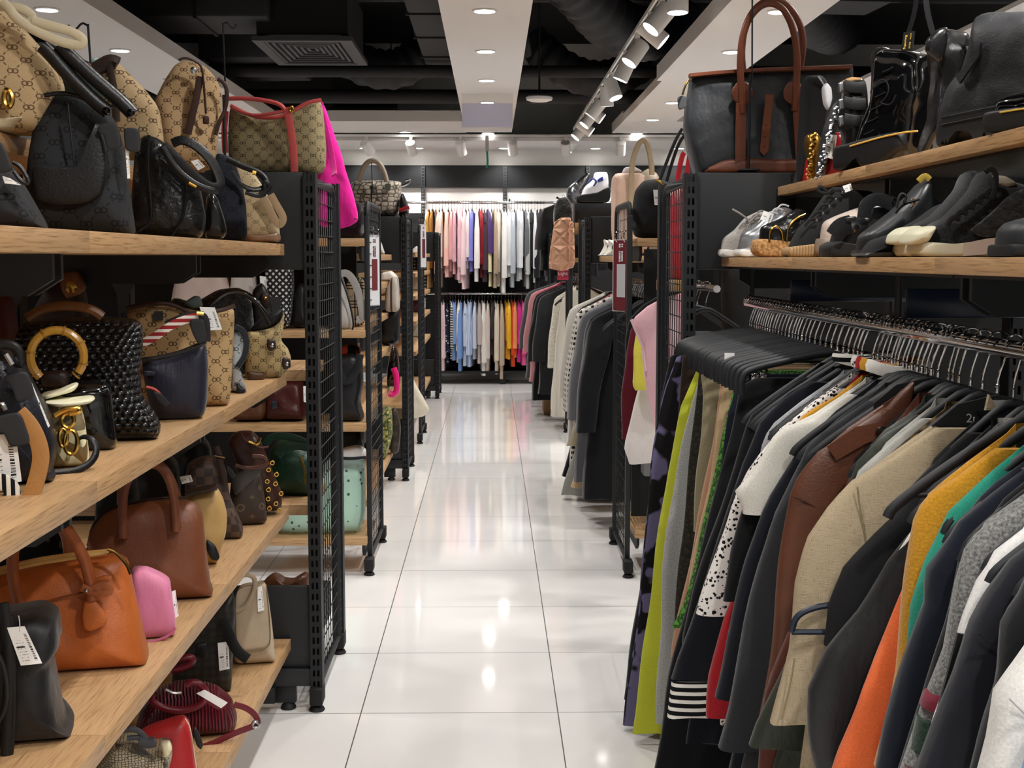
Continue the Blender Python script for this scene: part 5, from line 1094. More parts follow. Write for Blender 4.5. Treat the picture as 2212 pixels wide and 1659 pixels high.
b.tube([(1936, 450), (1945, 415), (1960, 425), (1950, 440), (1970, 435), (1985, 430)], .0028, plain('141416', .6), 'lace', v=-.01); b.tube([(1934, 460), (1946, 445), (1960, 438)], .0028, plain('141416', .6), 'lace', v=-.004); b.tube([(1966, 440), (1972, 428), (1976, 440), (1968, 448)], .002, plain('b87a4a', .25, 1), 'copper_hook', v=-.008)
b.tube([(1984, 392), (1998, 378), (2008, 388)], (.006, .002), plain('a8903e', .5), 'heel_loop', v=.02)
b = shoe('black suede pointed loafer in front of the derby shoe', 1856, [(1852, 550), (1856, 530), (1880, 520), (1930, 505), (1990, 470), (2030, 440), (2060, 435), (2060, 500), (1990, 525), (1920, 550)], [(1850, 552), (1853, 545), (1920, 550), (2060, 510), (2060, 535), (1930, 556)], plain('18181a', .9), plain('30302e', .5), name='loafer', x=0.665)
b = shoe('black sneaker heel behind the cream toed sneaker', 2030, [(2030, 530), (2035, 440), (2060, 430), (2100, 440), (2110, 520)], [(2028, 556), (2030, 528), (2110, 520), (2110, 556)], leather('1c1c1e', .5), RUB, x=0.82)
CRM = plain('d9d4bd', .5)
def chuck(px, dx, lab, x):
    b = shoe(lab, px, [(1972 + dx, 530), (1978 + dx, 505), (2000 + dx, 488), (2040 + dx, 470), (2070 + dx, 440), (2100 + dx, 405), (2112 + dx, 375), (2130 + dx, 366), (2150 + dx, 385), (2180 + dx, 392), (2210 + dx, 400), (2260 + dx, 440), (2260 + dx, 510), (2080 + dx, 525)], [(1968 + dx, 552), (1970 + dx, 522), (2040 + dx, 528), (2130 + dx, 515), (2260 + dx, 500), (2260 + dx, 540), (2150 + dx, 552), (2060 + dx, 554)], heather('33363a', '1f2124'), CRM, x=x, T=.1)
    b.pad([(1970 + dx, 528), (1976 + dx, 505), (1996 + dx, 490), (2030 + dx, 486), (2034 + dx, 488), (2012 + dx, 528)], .098, plain('d8d4b8', .45), 'toe_cap', -.003, 3, 1)
    b.slab([(2082 + dx, 526), (2130 + dx, 516), (2212 + dx, 506), (2212 + dx, 542), (2082 + dx, 553)], plain('c9b8ae', .6), 'side_panel', -.006, .004)
    return b
b = chuck(1972, 0, 'dark grey canvas sneaker with cream rubber toe cap and furry side patch', XS)
for k in range(6): b.tube([(2046 + 16 * k, 486 - 12 * k), (2056 + 16 * k, 468 - 12 * k), (2074 + 16 * k, 472 - 12 * k)], (.005, .003), plain('17171a', .8), 'lace', v=-.004)
b.tube([(2128, 372), (2140, 362), (2152, 375), (2150, 410), (2142, 430)], (.005, .003), plain('17171a', .8), 'lace', v=-.006); b.body([(2090, 500), (2130, 470), (2180, 420), (2230, 400), (2250, 430), (2230, 490), (2130, 515)], .012, furry('26272a'), 'furry_patch', v=-.006, wr=.004, n=3, floor=False)
b.pad([(2140, 375), (2180, 378), (2208, 396), (2180, 410), (2150, 400)], .06, plain('a89f8e', .7), 'lining', .012)
b = chuck(1942, -32, 'second dark canvas sneaker whose cream toe shows behind the first', XS + .015)
b = shoe('dark grey ribbed running shoe cut off at the right photo edge', 2165, [(2158, 530), (2162, 500), (2180, 480), (2210, 472), (2300, 450), (2300, 520), (2180, 540)], [(2156, 548), (2158, 525), (2200, 535), (2300, 518), (2300, 545), (2170, 552)], plain('2d2f33', .5), RUB, x=XS - .03)
# second right rack: bag, box, sneakers, boots
b = Stand('shoulder_bag', 'black suede shoulder bag with white price tag on the second right rack', 'bag', 1400, 516, 0, y=5.6, gz=1.464)
b.body([(1368, 516), (1366, 450), (1372, 410), (1390, 390), (1420, 386), (1446, 395), (1450, 516)], .22, plain('17171a', .9), wr=.01, n=3)
for pts in (((1424, 392), (1440, 350), (1460, 300), (1474, 278)), ((1440, 392), (1452, 350), (1466, 310), (1480, 290))): b.tube(pts, .007, leather('2c2c2e', .35), 'handle', v=.02)
b.tube([(1418, 388), (1426, 392), (1434, 402)], .006, GOLD, 'clasp', v=-.01); b.tag([(1411, 410), (1428, 410), (1432, 443), (1414, 443)], -.012)
b = Stand('tote_bag', 'blush pink tote with tall cream handles on the third right rack end', 'bag', 1350, 470, 0, y=7.6, gz=1.393)
b.body([(1324, 470), (1322, 376), (1345, 374), (1395, 374), (1400, 470)], .25, leather('d9b9a6', .5), wr=.004, n=7)
b.tube([(1362, 470), (1363, 380), (1370, 330), (1386, 300), (1400, 310), (1408, 360), (1408, 378)], (.016, .01), leather('b09f84', .4), 'handle', v=-.01); b.body([(1342, 376), (1348, 362), (1370, 360), (1390, 372)], .12, plain('e6e2e4', .6), 'tissue_paper', v=.05, wr=.012, floor=False)
b = Stand('handbag', 'grey clutch behind the blush pink tote', 'bag', 1420, 470, 0, y=8.4, gz=1.4)
b.body([(1360, 470), (1370, 385), (1400, 362), (1425, 380), (1440, 470)], .2, leather('a3947f', .5), wr=.006)
b = Stand('handbag', 'bright red bag behind the wire grid of the nearest right rack end', 'bag', 1465, 560, 4, y=4.75, gz=1.30)
b.body([(1440, 565), (1444, 470), (1452, 420), (1470, 398), (1486, 400), (1490, 470), (1484, 565)], .12, nylon('b02a33'), wr=.012)
b.tube([(1462, 405), (1466, 370), (1474, 335), (1478, 330)], (.009, .004), leather('b3232e', .4), 'strap', v=-.01); b.tube([(1480, 402), (1484, 370), (1490, 335)], (.009, .004), leather('b3232e', .4), 'strap', v=.03)
single('wooden_block', G().rbox(-.06, .02, -.1, .1, 0, .04, .003).mesh(), oak(), 'oak board end holding the bright red bag', 'shelf', loc=(b.P.x, b.P.y + .05, 1.259))
for k, (dx, s) in enumerate(((0, 'left'), (10, 'right'))):
    b = Stand('sneaker', f'white sneaker with navy stripe on the second right rack, {s} of the pair', 'shoe', 1312 + dx, 560, 0, 'white sneakers', y=6.5 - .12 * k, gz=1.392)
    b.body([(1294 + dx, 557), (1294 + dx, 548), (1306 + dx, 530), (1303 + dx, 516), (1312 + dx, 520), (1326 + dx, 518), (1346 + dx, 520), (1350 + dx, 557)], .1, leather('dad5c8', .5), 'shoe_upper', n=3, wr=.002); b.pad([(1311 + dx, 530), (1330 + dx, 526), (1330 + dx, 538), (1313 + dx, 542)], .01, plain('20263a', .5), 'stripe', -.002)
    b.body([(1292 + dx, 560), (1292 + dx, 550), (1320 + dx, 556), (1350 + dx, 552), (1350 + dx, 560)], .105, plain('e4e1d8', .5), 'sole', n=8, wr=0, v=-.002)
b = Stand('high_top_boot', 'white high-top boot with black wedge sole on the far right rack', 'boot', 1280, 425, 0, y=9.8, gz=1.79)
b.body([(1248, 420), (1262, 404), (1280, 390), (1284, 372), (1312, 371), (1315, 395), (1312, 418)], .12, leather('e2e0e4', .5), 'shoe_upper', n=3, wr=.003); b.body([(1244, 432), (1246, 422), (1290, 416), (1318, 400), (1318, 432)], .13, plain('18181a', .5), 'sole', n=8, wr=0, v=-.004)
b.tube([(1270, 396), (1280, 384), (1290, 392), (1282, 402)], .006, plain('2d3f8e', .5), 'blue_lace', v=-.006); b.body([(1290, 388), (1302, 380), (1304, 390), (1292, 394)], .02, plain('3a4a9c', .5), 'blue_patch', v=-.004, wr=0, floor=False)
single('shoe_box', G().rbox(-.17, .17, -.1, .2, 0, .148, .006).mesh(), plain('17171a', .5), 'black shoe box under the white high-top boot', 'box', loc=(b.P.x + .04, 9.9, 1.6405))
b = Stand('sneaker', 'silver glitter boot beside the white high-top boot', 'boot', 1240, 425, 0, y=10.4, gz=1.642)
b.body([(1222, 428), (1226, 405), (1250, 385), (1270, 370), (1276, 380), (1262, 410), (1250, 440)], .12, plain('a9abb2', .2, .9), n=3, wr=.012)
# ---------------------------------------------------------------- hangers and garments
def hanger_parts():
    hook = [(0.0, 0, -.066), (0, 0, -.048)]
    hook += [(.0185 * math.sin(R(a)) + .0, 0, .004 + .0185 * math.cos(R(a)) + (-.0 if a < 90 else 0)) for a in range(128, -112, -20)]
    hk = G().tube(chaikin(hook, 1, False), .0021, 7).lathe([(.0035, -.07), (.0038, -.06), (.002, -.056)], 8).mesh()
    out = [hk]
    for P, zb in (([(-.212, 0, -.215), (-.205, 0, -.200), (-.14, 0, -.150), (-.06, 0, -.096), (0, 0, -.072)], -.2), ([(-.212, 0, -.168), (-.214, 0, -.135), (-.2, 0, -.112), (-.1, 0, -.09), (0, 0, -.072)], 0)):
        P = [(a, b, c - (.012 if zb and a < -.01 else 0)) for a, b, c in P]; P = P + [(-a, b, c) for a, b, c in P[-2::-1]]
        g = G().tube(chaikin(P, 2, False), (.008, .0055), 8)
        if zb: g.tube([(-.19, 0, -.195), (.19, 0, -.195)], (.004, .003), 6)
        out.append(g.mesh(sharp=60))
    out.append(G().slab([(-.06, -.15), (.06, -.15), (.06, -.104), (.03, -.083), (0, -.074), (-.03, -.083), (-.06, -.104)], -.003, .003).mesh())
    return out
HK, HB, HB2, HN = hanger_parts()
HANG = plain('26282c', .5)
def hanger(x, y, z, rz, label, group, clip=False):
    t = empty('clothes_hanger', (x, y, z), rz, label, 'hanger', group)
    link('hook', HK, CHROME, t); link('shoulder_bar', HB2 if clip else HB, HANG, t)
    if not clip: link('centre_plate', HN, HANG, t)
    return t
def sheet(zs, uL, uR, T, folds, seed, v0=0, ncol=22, amp=.006, top_flat=.4, pw=.55, dip=0):
    """hanging cloth: at each height a lens from uL to uR, thickness T, with folds that deepen downwards"""
    V = []; F = []; rr = random.Random(seed); ph = rr.random() * 6; ph2 = rr.random() * 6; n = ncol * 2
    zt, zb = zs[0], zs[-1]
    for z in zs:
        k = (zt - z) / max(1e-6, zt - zb); a, b = uL(z), uR(z); rp = min(1, max(0, (k - .05) * 1.8))
        for j in range(n):
            th = 2 * math.pi * j / n; c = -math.cos(th); s = math.sin(th)
            u = (a + b) / 2 + (b - a) / 2 * c
            h = T / 2 * abs(s) ** pw * (1 if s >= 0 else -1) * (top_flat + (1 - top_flat) * min(1, k * 3))
            f = amp * rp * (math.sin(folds * u + ph + k * 1.3) + .5 * math.sin(folds * 2.1 * u + ph2 - k)) + .0
            dz = dip * max(0, 1 - (u / .09) ** 2) * max(0, 1 - (zt - z) / .16) if dip and s < 0 else 0
            V.append((u + .004 * rp * math.sin(z * 17 + ph), v0 + h + f * (1 if abs(s) > .05 else .6), z - dz + .004 * rp * math.sin(folds * u * 1.1 + ph) * k))
    m = len(zs)
    for i in range(m - 1):
        for j in range(n): F.append((i * n + j, i * n + (j + 1) % n, (i + 1) * n + (j + 1) % n, (i + 1) * n + j))
    F += ([] if dip else [tuple(range(n))[::-1]]) + [tuple((m - 1) * n + j for j in range(n))]
    return G().add(V, F).mesh(sharp=70)
def zrow(z0, z1, n=26): return [z0 + (z1 - z0) * (k / n) ** 1.25 for k in range(n + 1)]
def garment_meshes(edge, T, sleeve=None, seed=0, neck=.065, neck_z=None, folds=38, amp=.006, uc=0, sw=(.13, .085), cols=22, so=.45, arm=True, ch=.045, pw=.55, cap=None, st=.85):
    """edge: left outline [(u,z)] from the shoulder down; mirrored about uc"""
    E_ = sorted(edge, key=lambda q: -q[1]); z1 = E_[-1][1]
    zt = neck_z if neck_z is not None else E_[0][1] + .02
    pts = [(-zt, uc - neck)] + [(-z, u) for u, z in E_ if z < zt - .002]
    kA = 1 if not arm else min(1, max(.72, -(lerp_path(pts, .215) - uc) / .215)); out = {'k': kA}
    ARM = [(.076, -.05), (.098, -.066), (.152, -.146), (.202, -.211), (.23, -.217), (.32, -.212), (.48, -.2), (.6, -.16)]
    L0 = (lambda z: min(lerp_path(pts, -z), uc + kA * lerp_path(ARM, -z)) if z > -.58 else lerp_path(pts, -z)) if arm else (lambda z: lerp_path(pts, -z))
    zs_ = E_[min(len(E_) - 1, 1)][1]
    ins = (lambda z: .055 * min(1, max(0, (-.16 - z) / .12))) if sleeve else (lambda z: 0)
    uL = lambda z: min(uc - .04, L0(z) + ins(z)); uR = lambda z: (2 * uc - uL(z)) if cap is None else min(cap, 2 * uc - uL(z))
    out['body'] = sheet(zrow(zt, z1), uL, uR, T, folds, seed, amp=amp, ncol=cols, pw=pw, dip=.1 if arm and sleeve else .05 if arm else 0)
    if sleeve:
        zc = sleeve; z0 = zt - .03
        wd = lambda z: sw[0] + (sw[1] - sw[0]) * min(1, max(0, (z0 - z) / (z0 - zc)))
        sL = lambda z: L0(z) - .002; sR = lambda z: L0(z) + wd(z) * min(1, .35 + (z0 - z) / .1)
        out['sleeve'] = sheet(zrow(z0, zc + (ch if ch > .05 else 0), 20), sL, sR, T * st, folds * .7, seed + 1, pw=pw, v0=-T * so, ncol=12, amp=amp * .8)
        mL = lambda z: 2 * uc - sR(z); mR = lambda z: 2 * uc - sL(z)
        out['sleeve2'] = sheet(zrow(z0, zc, 14), mL, mR, T * st, folds * .7, seed + 2, pw=pw, v0=-T * so * .4, ncol=8, amp=amp)
        zc2 = zc + ch
        out['cuff'] = sheet([zc2, zc + .02, zc - .004], lambda z: sL(max(z, zc)) - .002, lambda z: sR(max(z, zc)) + .002, T * .9, folds, seed + 3, v0=-T * .45, ncol=10, amp=.001, top_flat=1)
    return out
def collar_mesh(r=.056, h=.026): return G().tube([(r * math.cos(a * math.pi / 8), .028 * math.sin(a * math.pi / 8), .012 * math.cos(a * math.pi / 8) ** 2) for a in range(16)], (.006, h / 2), 6, True, hint=(0, 0, 1)).mesh()
COLLAR = collar_mesh()
GROUP_NEAR = 'hangers on the near right rail'
HL = 'black plastic clothes hanger with chrome hook on the near right rail'
def near(label, cat, mat, y, px, T=.045, sleeve=None, cuff=None, collar=None, hem=None, ch=.045, amp=.006, folds=38, neck=.055, name=None, nz=None, sw=(.13, .085)):
    edge = [(lambda p: (p.x - RX, p.z - RZ))(at(a, b, y=y)) for a, b in px]
    if hem is not None: edge.append((edge[-1][0] - .01, hem - RZ))
    sl = None
    if sleeve: p = at(px[0][0], sleeve, y=y); sl = p.z - RZ
    t = empty(name or cat, (RX, y, RZ), 0, label, cat)
    gm = garment_meshes(edge, T, sl, int(y * 1000), neck, nz if nz is not None else -.09 if nz is None else nz, folds, amp, sw=sw, arm=nz is None, ch=ch)
    link('body', gm['body'], mat, t)
    if sl is not None:
        link('sleeve', gm['sleeve'], mat, t); link('sleeve', gm['sleeve2'], mat, t)
        if cuff: link('cuff', gm['cuff'], cuff, t)
    if collar: c = link('collar', COLLAR, collar, t); c.location = (0, 0, (nz if nz is not None else -.085) + .006)
    hanger(RX, y, RZ, rng.uniform(-.03, .03), HL, GROUP_NEAR, y > 2.85).scale = (gm['k'], 1, 1)
    return t
rng = random.Random(11)
C = cloth
near('black trousers hanging nearest the rack end, hem just above the floor', 'trousers', C('1a1b1e'), 3.83, [(1450, 760), (1430, 850), (1400, 1100), (1370, 1350), (1345, 1512)], nz=-.14, neck=.2)
near('blue jeans hanging second in the row of trousers', 'jeans', denim('4f6c8e'), 3.76, [(1452, 745), (1445, 850), (1425, 1000), (1405, 1250), (1385, 1420)], nz=-.13, neck=.2)
near('trousers with a mauve and black blotched print', 'trousers', blotch('6b6488', '1c191c', 10, .48), 3.70, [(1462, 770), (1432, 850), (1405, 1000), (1390, 1200), (1362, 1450), (1343, 1567)], nz=-.13, neck=.19)
near('dark brown corduroy trousers behind the lime pair', 'trousers', C('38291f'), 3.64, [(1475, 765), (1470, 830), (1460, 1000), (1440, 1200)], nz=-.13, neck=.19)
near('lime green trousers standing out in the row', 'trousers', C('b7bd34'), 3.58, [(1494, 772), (1470, 880), (1442, 1020), (1408, 1250), (1385, 1450), (1363, 1583)], nz=-.14, neck=.18, folds=24)
near('light grey jersey trousers next to the lime pair', 'trousers', heather('a9aaa8', '8f908e'), 3.51, [(1515, 800), (1492, 880), (1470, 970), (1440, 1130), (1427, 1300), (1420, 1480), (1418, 1560)], nz=-.14, neck=.18)
near('dark olive textured trousers', 'trousers', lace('3d3524', '1e1b12'), 3.44, [(1512, 785), (1500, 900), (1478, 1100), (1466, 1250), (1450, 1400)], nz=-.14, neck=.18)
near('khaki cargo trousers with rolled waistband', 'trousers', C('8a8166'), 3.36, [(1512, 790), (1518, 850), (1512, 960), (1500, 1090), (1495, 1150)], nz=-.14, neck=.17)
near('peach and taupe trousers showing as a thin strip', 'trousers', C('b0876a'), 3.28, [(1560, 800), (1540, 950), (1515, 1080), (1480, 1250), (1450, 1420)], nz=-.14, neck=.17)
near('tan chino trousers reaching lowest in the row', 'trousers', C('b59c78'), 3.22, [(1568, 800), (1550, 900), (1532, 1050), (1490, 1230), (1450, 1480), (1424, 1655)], nz=-.14, neck=.17)
near('bright green lace dress among the trousers', 'dress', lace('5c9a3c', '23481c'), 3.14, [(1582, 850), (1556, 950), (1530, 1090), (1495, 1230), (1470, 1320), (1452, 1355)], nz=-.14, neck=.16)
near('dark indigo jeans with pale stitching behind the black trousers', 'jeans', denim('1e2433'), 3.05, [(1590, 835), (1572, 900), (1560, 1000), (1545, 1080)], nz=-.14, neck=.16, hem=.5)
near('long black trousers with dark panel above the floor', 'trousers', C('15161a'), 2.95, [(1600, 830), (1580, 930), (1540, 1080), (1490, 1280), (1440, 1480), (1412, 1660)], nz=-.14, neck=.16, hem=.08)
near('plain black jacket just before the striped collar cardigan', 'jacket', C('141517'), 2.76, [(1660, 870), (1615, 900), (1590, 980), (1545, 1120), (1500, 1260), (1470, 1360)], sleeve=1400, hem=.36)
STR = stripes('e9e6df', '1b1c20', .017, .55, 'y')
near('navy cardigan with black and white striped collar and cuffs', 'cardigan', C('171a26'), 2.66, [(1700, 850), (1640, 905), (1600, 1000), (1560, 1130), (1505, 1290), (1455, 1445), (1440, 1530)], sleeve=1535, cuff=STR, ch=.076, hem=.36, collar=STR)
near('black short sleeved top squeezed beside the sprigged blouse', 'top', C('161719'), 2.44, [(1760, 930), (1680, 990), (1620, 1060), (1590, 1120), (1570, 1190), (1562, 1280)], hem=.6, sleeve=1288, sw=(.12, .12))
near('light grey t-shirt peeking between the navy cardigan and the speckled blouse', 't-shirt', heather('a5a6aa', '8c8d91'), 2.58, [(1770, 880), (1700, 905), (1650, 940), (1636, 1000), (1640, 1100)], hem=.5, name='t_shirt')
near('white blouse covered in small black sprigs', 'blouse', specks('ded9d4', '1d1d1f', 125, .6), 2.52, [(1740, 900), (1660, 950), (1610, 1020), (1578, 1080), (1545, 1180), (1515, 1280), (1507, 1316)], sleeve=1316, hem=.45, collar=specks('ded9d4', '1d1d1f', 125, .6))
near('red blouse hanging low between the dark coats', 'blouse', C('b0202a'), 2.49, [(1760, 920), (1670, 980), (1640, 1100), (1590, 1250), (1560, 1330), (1530, 1470), (1525, 1545)], sleeve=1540, hem=.42, collar=C('b0202a'))
near('mustard knit top showing a strip at the collar', 'top', C('c9922f'), 2.46, [(1800, 860), (1740, 890), (1700, 940), (1690, 1000)], hem=.55, collar=C('c9922f'))
near('cream white short sleeved t-shirt', 't-shirt', C('dcd9cf'), 2.42, [(1780, 900), (1700, 915), (1670, 935), (1620, 1010), (1578, 1058), (1585, 1065), (1600, 1090)], hem=.72, name='t_shirt', T=.05, collar=C('e8e6e0'), sleeve=1100, sw=(.14, .14))
near('dark navy shirt beside the cream t-shirt', 'shirt', C('1d212c'), 2.37, [(1800, 900), (1740, 940), (1700, 1000), (1650, 1080), (1610, 1200), (1564, 1377), (1530, 1550), (1508, 1655)], sleeve=1500, hem=.3)
near('long charcoal wool coat', 'coat', C('3e3f43'), 2.31, [(1850, 880), (1770, 930), (1742, 960), (1700, 1040), (1665, 1110), (1630, 1230), (1600, 1377), (1560, 1540), (1530, 1665)], sleeve=1600, hem=.2, T=.055)
near('black plain top squeezed behind the brown leather jacket', 'top', C('202226'), 2.26, [(1850, 900), (1790, 950), (1760, 1000), (1720, 1150), (1680, 1300)], hem=.5)
t = near('brown leather jacket with shoulder strap and press stud', 'jacket', leather('6d412d', .4, .4), 2.20, [(1955, 830), (1860, 915), (1765, 965), (1718, 1020), (1702, 1060), (1680, 1200), (1655, 1400), (1636, 1545)], sleeve=1555, hem=.48, T=.06)
pl = lambda px, py, v, y: (lambda p: (p.x - RX, v, p.z - RZ))(at(px, py, y=y))
A = [pl(a, b, -.045, 2.20) for a, b in ((1770, 955), (1830, 915), (1875, 905), (1900, 915), (1890, 935), (1850, 950), (1790, 985))]
link('shoulder_strap', G().slab([(a[0], a[2]) for a in A], -.051, -.046).mesh(), leather('744630', .4, .4), t); q = A[3]
link('collar', pillow([(a[0], a[2]) for a in (pl(x, y, 0, 2.20) for x, y in ((1966, 816), (1958, 870), (1925, 915), (1880, 925), (1890, 895), (1935, 845)))], .02, 4, 1, -.035).mesh(), leather('6d412d', .4, .4), t)
SEAM = lambda t, y, pts, c, v=-.05, r=.0014: link('seam', G().tube(chaikin([pl(a, b, v, y) for a, b in pts], 1, False), r, 5).mesh(), plain(c, .8), t)
SEAM(t, 2.20, ((1700, 1062), (1730, 1075), (1768, 1098)), '4a2a1c')
link('press_stud', G().lathe([(0, 0), (.011, 0), (.01, .003), (0, .005)], 14, Matrix.Translation((q[0] - .012, -.056, q[2] - .008)) @ Matrix.Rotation(math.pi / 2, 4, 'X')).mesh(), plain('4a4038', .3, .8), t)
near('black velvet blazer with wide shoulders behind the brushed grey denim', 'blazer', plain('0f1012', .9), 2.15, [(2080, 800), (2000, 850), (1930, 905), (1890, 960), (1850, 1100), (1800, 1300)], hem=.45, T=.05)
near('dark olive green parka', 'coat', nylon('384033'), 2.10, [(1980, 890), (1900, 935), (1850, 985), (1818, 1060), (1780, 1180), (1700, 1400), (1630, 1560), (1596, 1680)], sleeve=1600, hem=.3, T=.05)
near('reddish brown long dress behind the olive parka', 'dress', C('6a3a2c'), 2.13, [(1900, 960), (1840, 1020), (1780, 1180), (1720, 1320), (1660, 1480), (1640, 1560)], hem=.4)
near('pale grey denim jacket with raised seams', 'jacket', denim('9a9993'), 2.05, [(2090, 890), (2010, 915), (1930, 950), (1880, 985), (1845, 1030), (1815, 1100), (1800, 1250)], sleeve=1400, hem=.42)
near('olive brown crochet cardigan with open holes', 'cardigan', knit('8c7040', '2d2412'), 2.00, [(2110, 855), (2040, 905), (1960, 960), (1900, 1000), (1860, 1060)], hem=.5, T=.05)
LN = linen('ab9b80', '7c6b50')
t = near('beige linen shirt with long sleeves', 'shirt', LN, 1.94, [(2150, 905), (2040, 965), (1960, 990), (1880, 1004), (1845, 1020), (1790, 1080), (1740, 1160), (1712, 1260), (1695, 1400), (1668, 1520), (1660, 1560)], sleeve=1545, hem=.42, T=.055, sw=(.18, .12))
SEAM(t, 1.94, ((1832, 1040), (1838, 1090), (1850, 1150), (1856, 1220), (1850, 1300)), '8a7a5c')
SEAM(t, 1.94, ((1700, 1400), (1690, 1460), (1672, 1530)), '8a7a5c')
link('lapel', G().slab([(a[0], a[2]) for a in (pl(x, y, 0, 1.94) for x, y in ((2110, 845), (2140, 900), (2138, 930), (2112, 965), (2098, 900)))], -.05, -.042).mesh(), LN, t)
near('black velvet short sleeved top', 'top', plain('131317', .9), 1.88, [(2160, 960), (2070, 1020), (1990, 1060), (1930, 1105), (1860, 1175), (1815, 1220), (1780, 1300), (1772, 1390)], sleeve=1385, hem=.6, sw=(.16, .16))
near('black nylon jacket with a long zip', 'jacket', nylon('1f2023'), 1.82, [(2170, 970), (2100, 1025), (2030, 1080), (1980, 1120), (1915, 1200), (1850, 1310), (1770, 1400), (1738, 1480), (1745, 1580), (1770, 1680)], sleeve=1640, hem=.5, T=.05)
near('white top showing as a sliver beside the yellow coat', 'top', C('e4e0d8'), 1.795, [(2180, 1010), (2080, 1060), (1990, 1110), (1935, 1190), (1925, 1330)], hem=.6, T=.02)
near('orange sweatshirt below the yellow coat', 'sweatshirt', C('e06a38'), 1.775, [(2150, 1040), (2050, 1090), (1985, 1150), (1945, 1260), (1905, 1360), (1850, 1480), (1800, 1620), (1785, 1690)], sleeve=1660, hem=.55, nz=-.27, neck=.17)
near('mustard yellow wool coat with thin check lines', 'coat', heather('c08a22', 'a9771b'), 1.73, [(2200, 975), (2120, 1015), (2040, 1038), (1990, 1062), (1966, 1110), (1950, 1220), (1920, 1440), (1885, 1620), (1870, 1690)], sleeve=1640, hem=.4, T=.055)
near('teal green jersey top', 'top', C('2b8f78'), 1.67, [(2240, 1025), (2140, 1055), (2080, 1085), (2035, 1130), (1995, 1210), (1968, 1300)], hem=.6)
near('navy fleece jacket with a folded shoulder seam', 'jacket', C('1b2130'), 1.61, [(2260, 1060), (2170, 1080), (2100, 1105), (2040, 1150), (1985, 1225), (1985, 1290), (1950, 1400), (1905, 1560), (1872, 1690)], sleeve=1690, hem=.55, T=.055)
near('thin black cardigan between the navy fleece and the grey fleece', 'cardigan', C('17181a'), 1.56, [(2280, 1080), (2180, 1100), (2110, 1135), (2062, 1190), (2040, 1320), (1990, 1480), (1925, 1660)], sleeve=1690, hem=.6)
HG = heather('8a8a88', '5c5c5b')
t = near('fuzzy grey fleece with red and green sleeve bands', 'fleece', HG, 1.51, [(2300, 1075), (2200, 1092), (2130, 1115), (2078, 1165), (2055, 1250), (2025, 1400), (1985, 1500), (1945, 1640), (1925, 1700)], sleeve=1720, hem=.6, T=.055)
for (ya, yb, m, nm) in ((1492, 1522, C('7c2436'), 'red_band'), (1545, 1618, heather('2c4a38', '1c3226'), 'green_band'), (1645, 1672, C('7c2436'), 'red_band')):
    a = [pl(px, py, 0, 1.51) for px, py in ((2120, 1150), (2078, 1165), (2055, 1250), (2025, 1400), (1985, 1500), (1945, 1640), (1925, 1700))]
    ed = sorted([(-q[2], q[0]) for q in a]); za, zb = pl(0, ya, 0, 1.51)[2], pl(0, yb, 0, 1.51)[2]
    link(nm, sheet([za, (za + zb) / 2, zb], lambda z: lerp_path(ed, -z) - .004, lambda z: lerp_path(ed, -z) + .105, .055, 26, 5, v0=-.025, ncol=10, amp=.002, top_flat=1), m, t)
t = near('white track jacket with black sleeve stripe', 'jacket', C('dcdad8'), 1.46, [(2310, 1090), (2240, 1125), (2150, 1180), (2100, 1250), (2060, 1340), (2040, 1440), (2010, 1540), (1980, 1680)], sleeve=1690, hem=.6)
a = [pl(px, py, -.04, 1.46) for px, py in ((2062, 1350), (2042, 1430), (2018, 1520), (2000, 1600))]; link('black_stripe', G().tube(a, (.012, .003), 6).mesh(), C('1a1b1e'), t)
t = near('dark navy sweatshirt with dropped shoulder', 'sweatshirt', C('20222b'), 1.405, [(2330, 1105), (2240, 1150), (2170, 1200), (2110, 1270), (2075, 1335), (2045, 1440), (2000, 1560), (1955, 1690)], sleeve=1690, hem=.6, T=.06)
SEAM(t, 1.405, ((2074, 1336), (2100, 1360), (2130, 1384)), '0c0d12', -.055)
near('black sweatshirt next to the white one', 'sweatshirt', C('1b1c1f'), 1.345, [(2350, 1150), (2280, 1190), (2200, 1260), (2155, 1330), (2140, 1460), (2105, 1560), (2075, 1690)], sleeve=1690, hem=.6, T=.05)
t = near('white sweatshirt with dropped shoulder seam at the lower right corner', 'sweatshirt', C('dad8d3'), 1.285, [(2370, 1230), (2300, 1290), (2230, 1350), (2180, 1420), (2135, 1480), (2115, 1580), (2085, 1690)], sleeve=1690, hem=.62, T=.06)
SEAM(t, 1.285, ((2134, 1470), (2165, 1500), (2198, 1535)), 'a9a7a2', -.055)
near('light blue denim jacket in the lower right corner', 'jacket', denim('7d9bb8'), 1.22, [(2420, 1340), (2340, 1420), (2260, 1530), (2205, 1610), (2185, 1690)], sleeve=1690, hem=.62, T=.05)
for y in (3.80, 3.73, 3.67, 3.61, 3.55, 3.48, 3.40, 3.32, 3.25, 3.18, 3.10, 3.00, 2.90, 2.85, 2.80, 2.72, 2.69, 2.55, 2.44, 2.39, 2.34, 2.285, 2.235): hanger(RX, y, RZ, rng.uniform(-.07, .07), HL, GROUP_NEAR, y > 2.8)
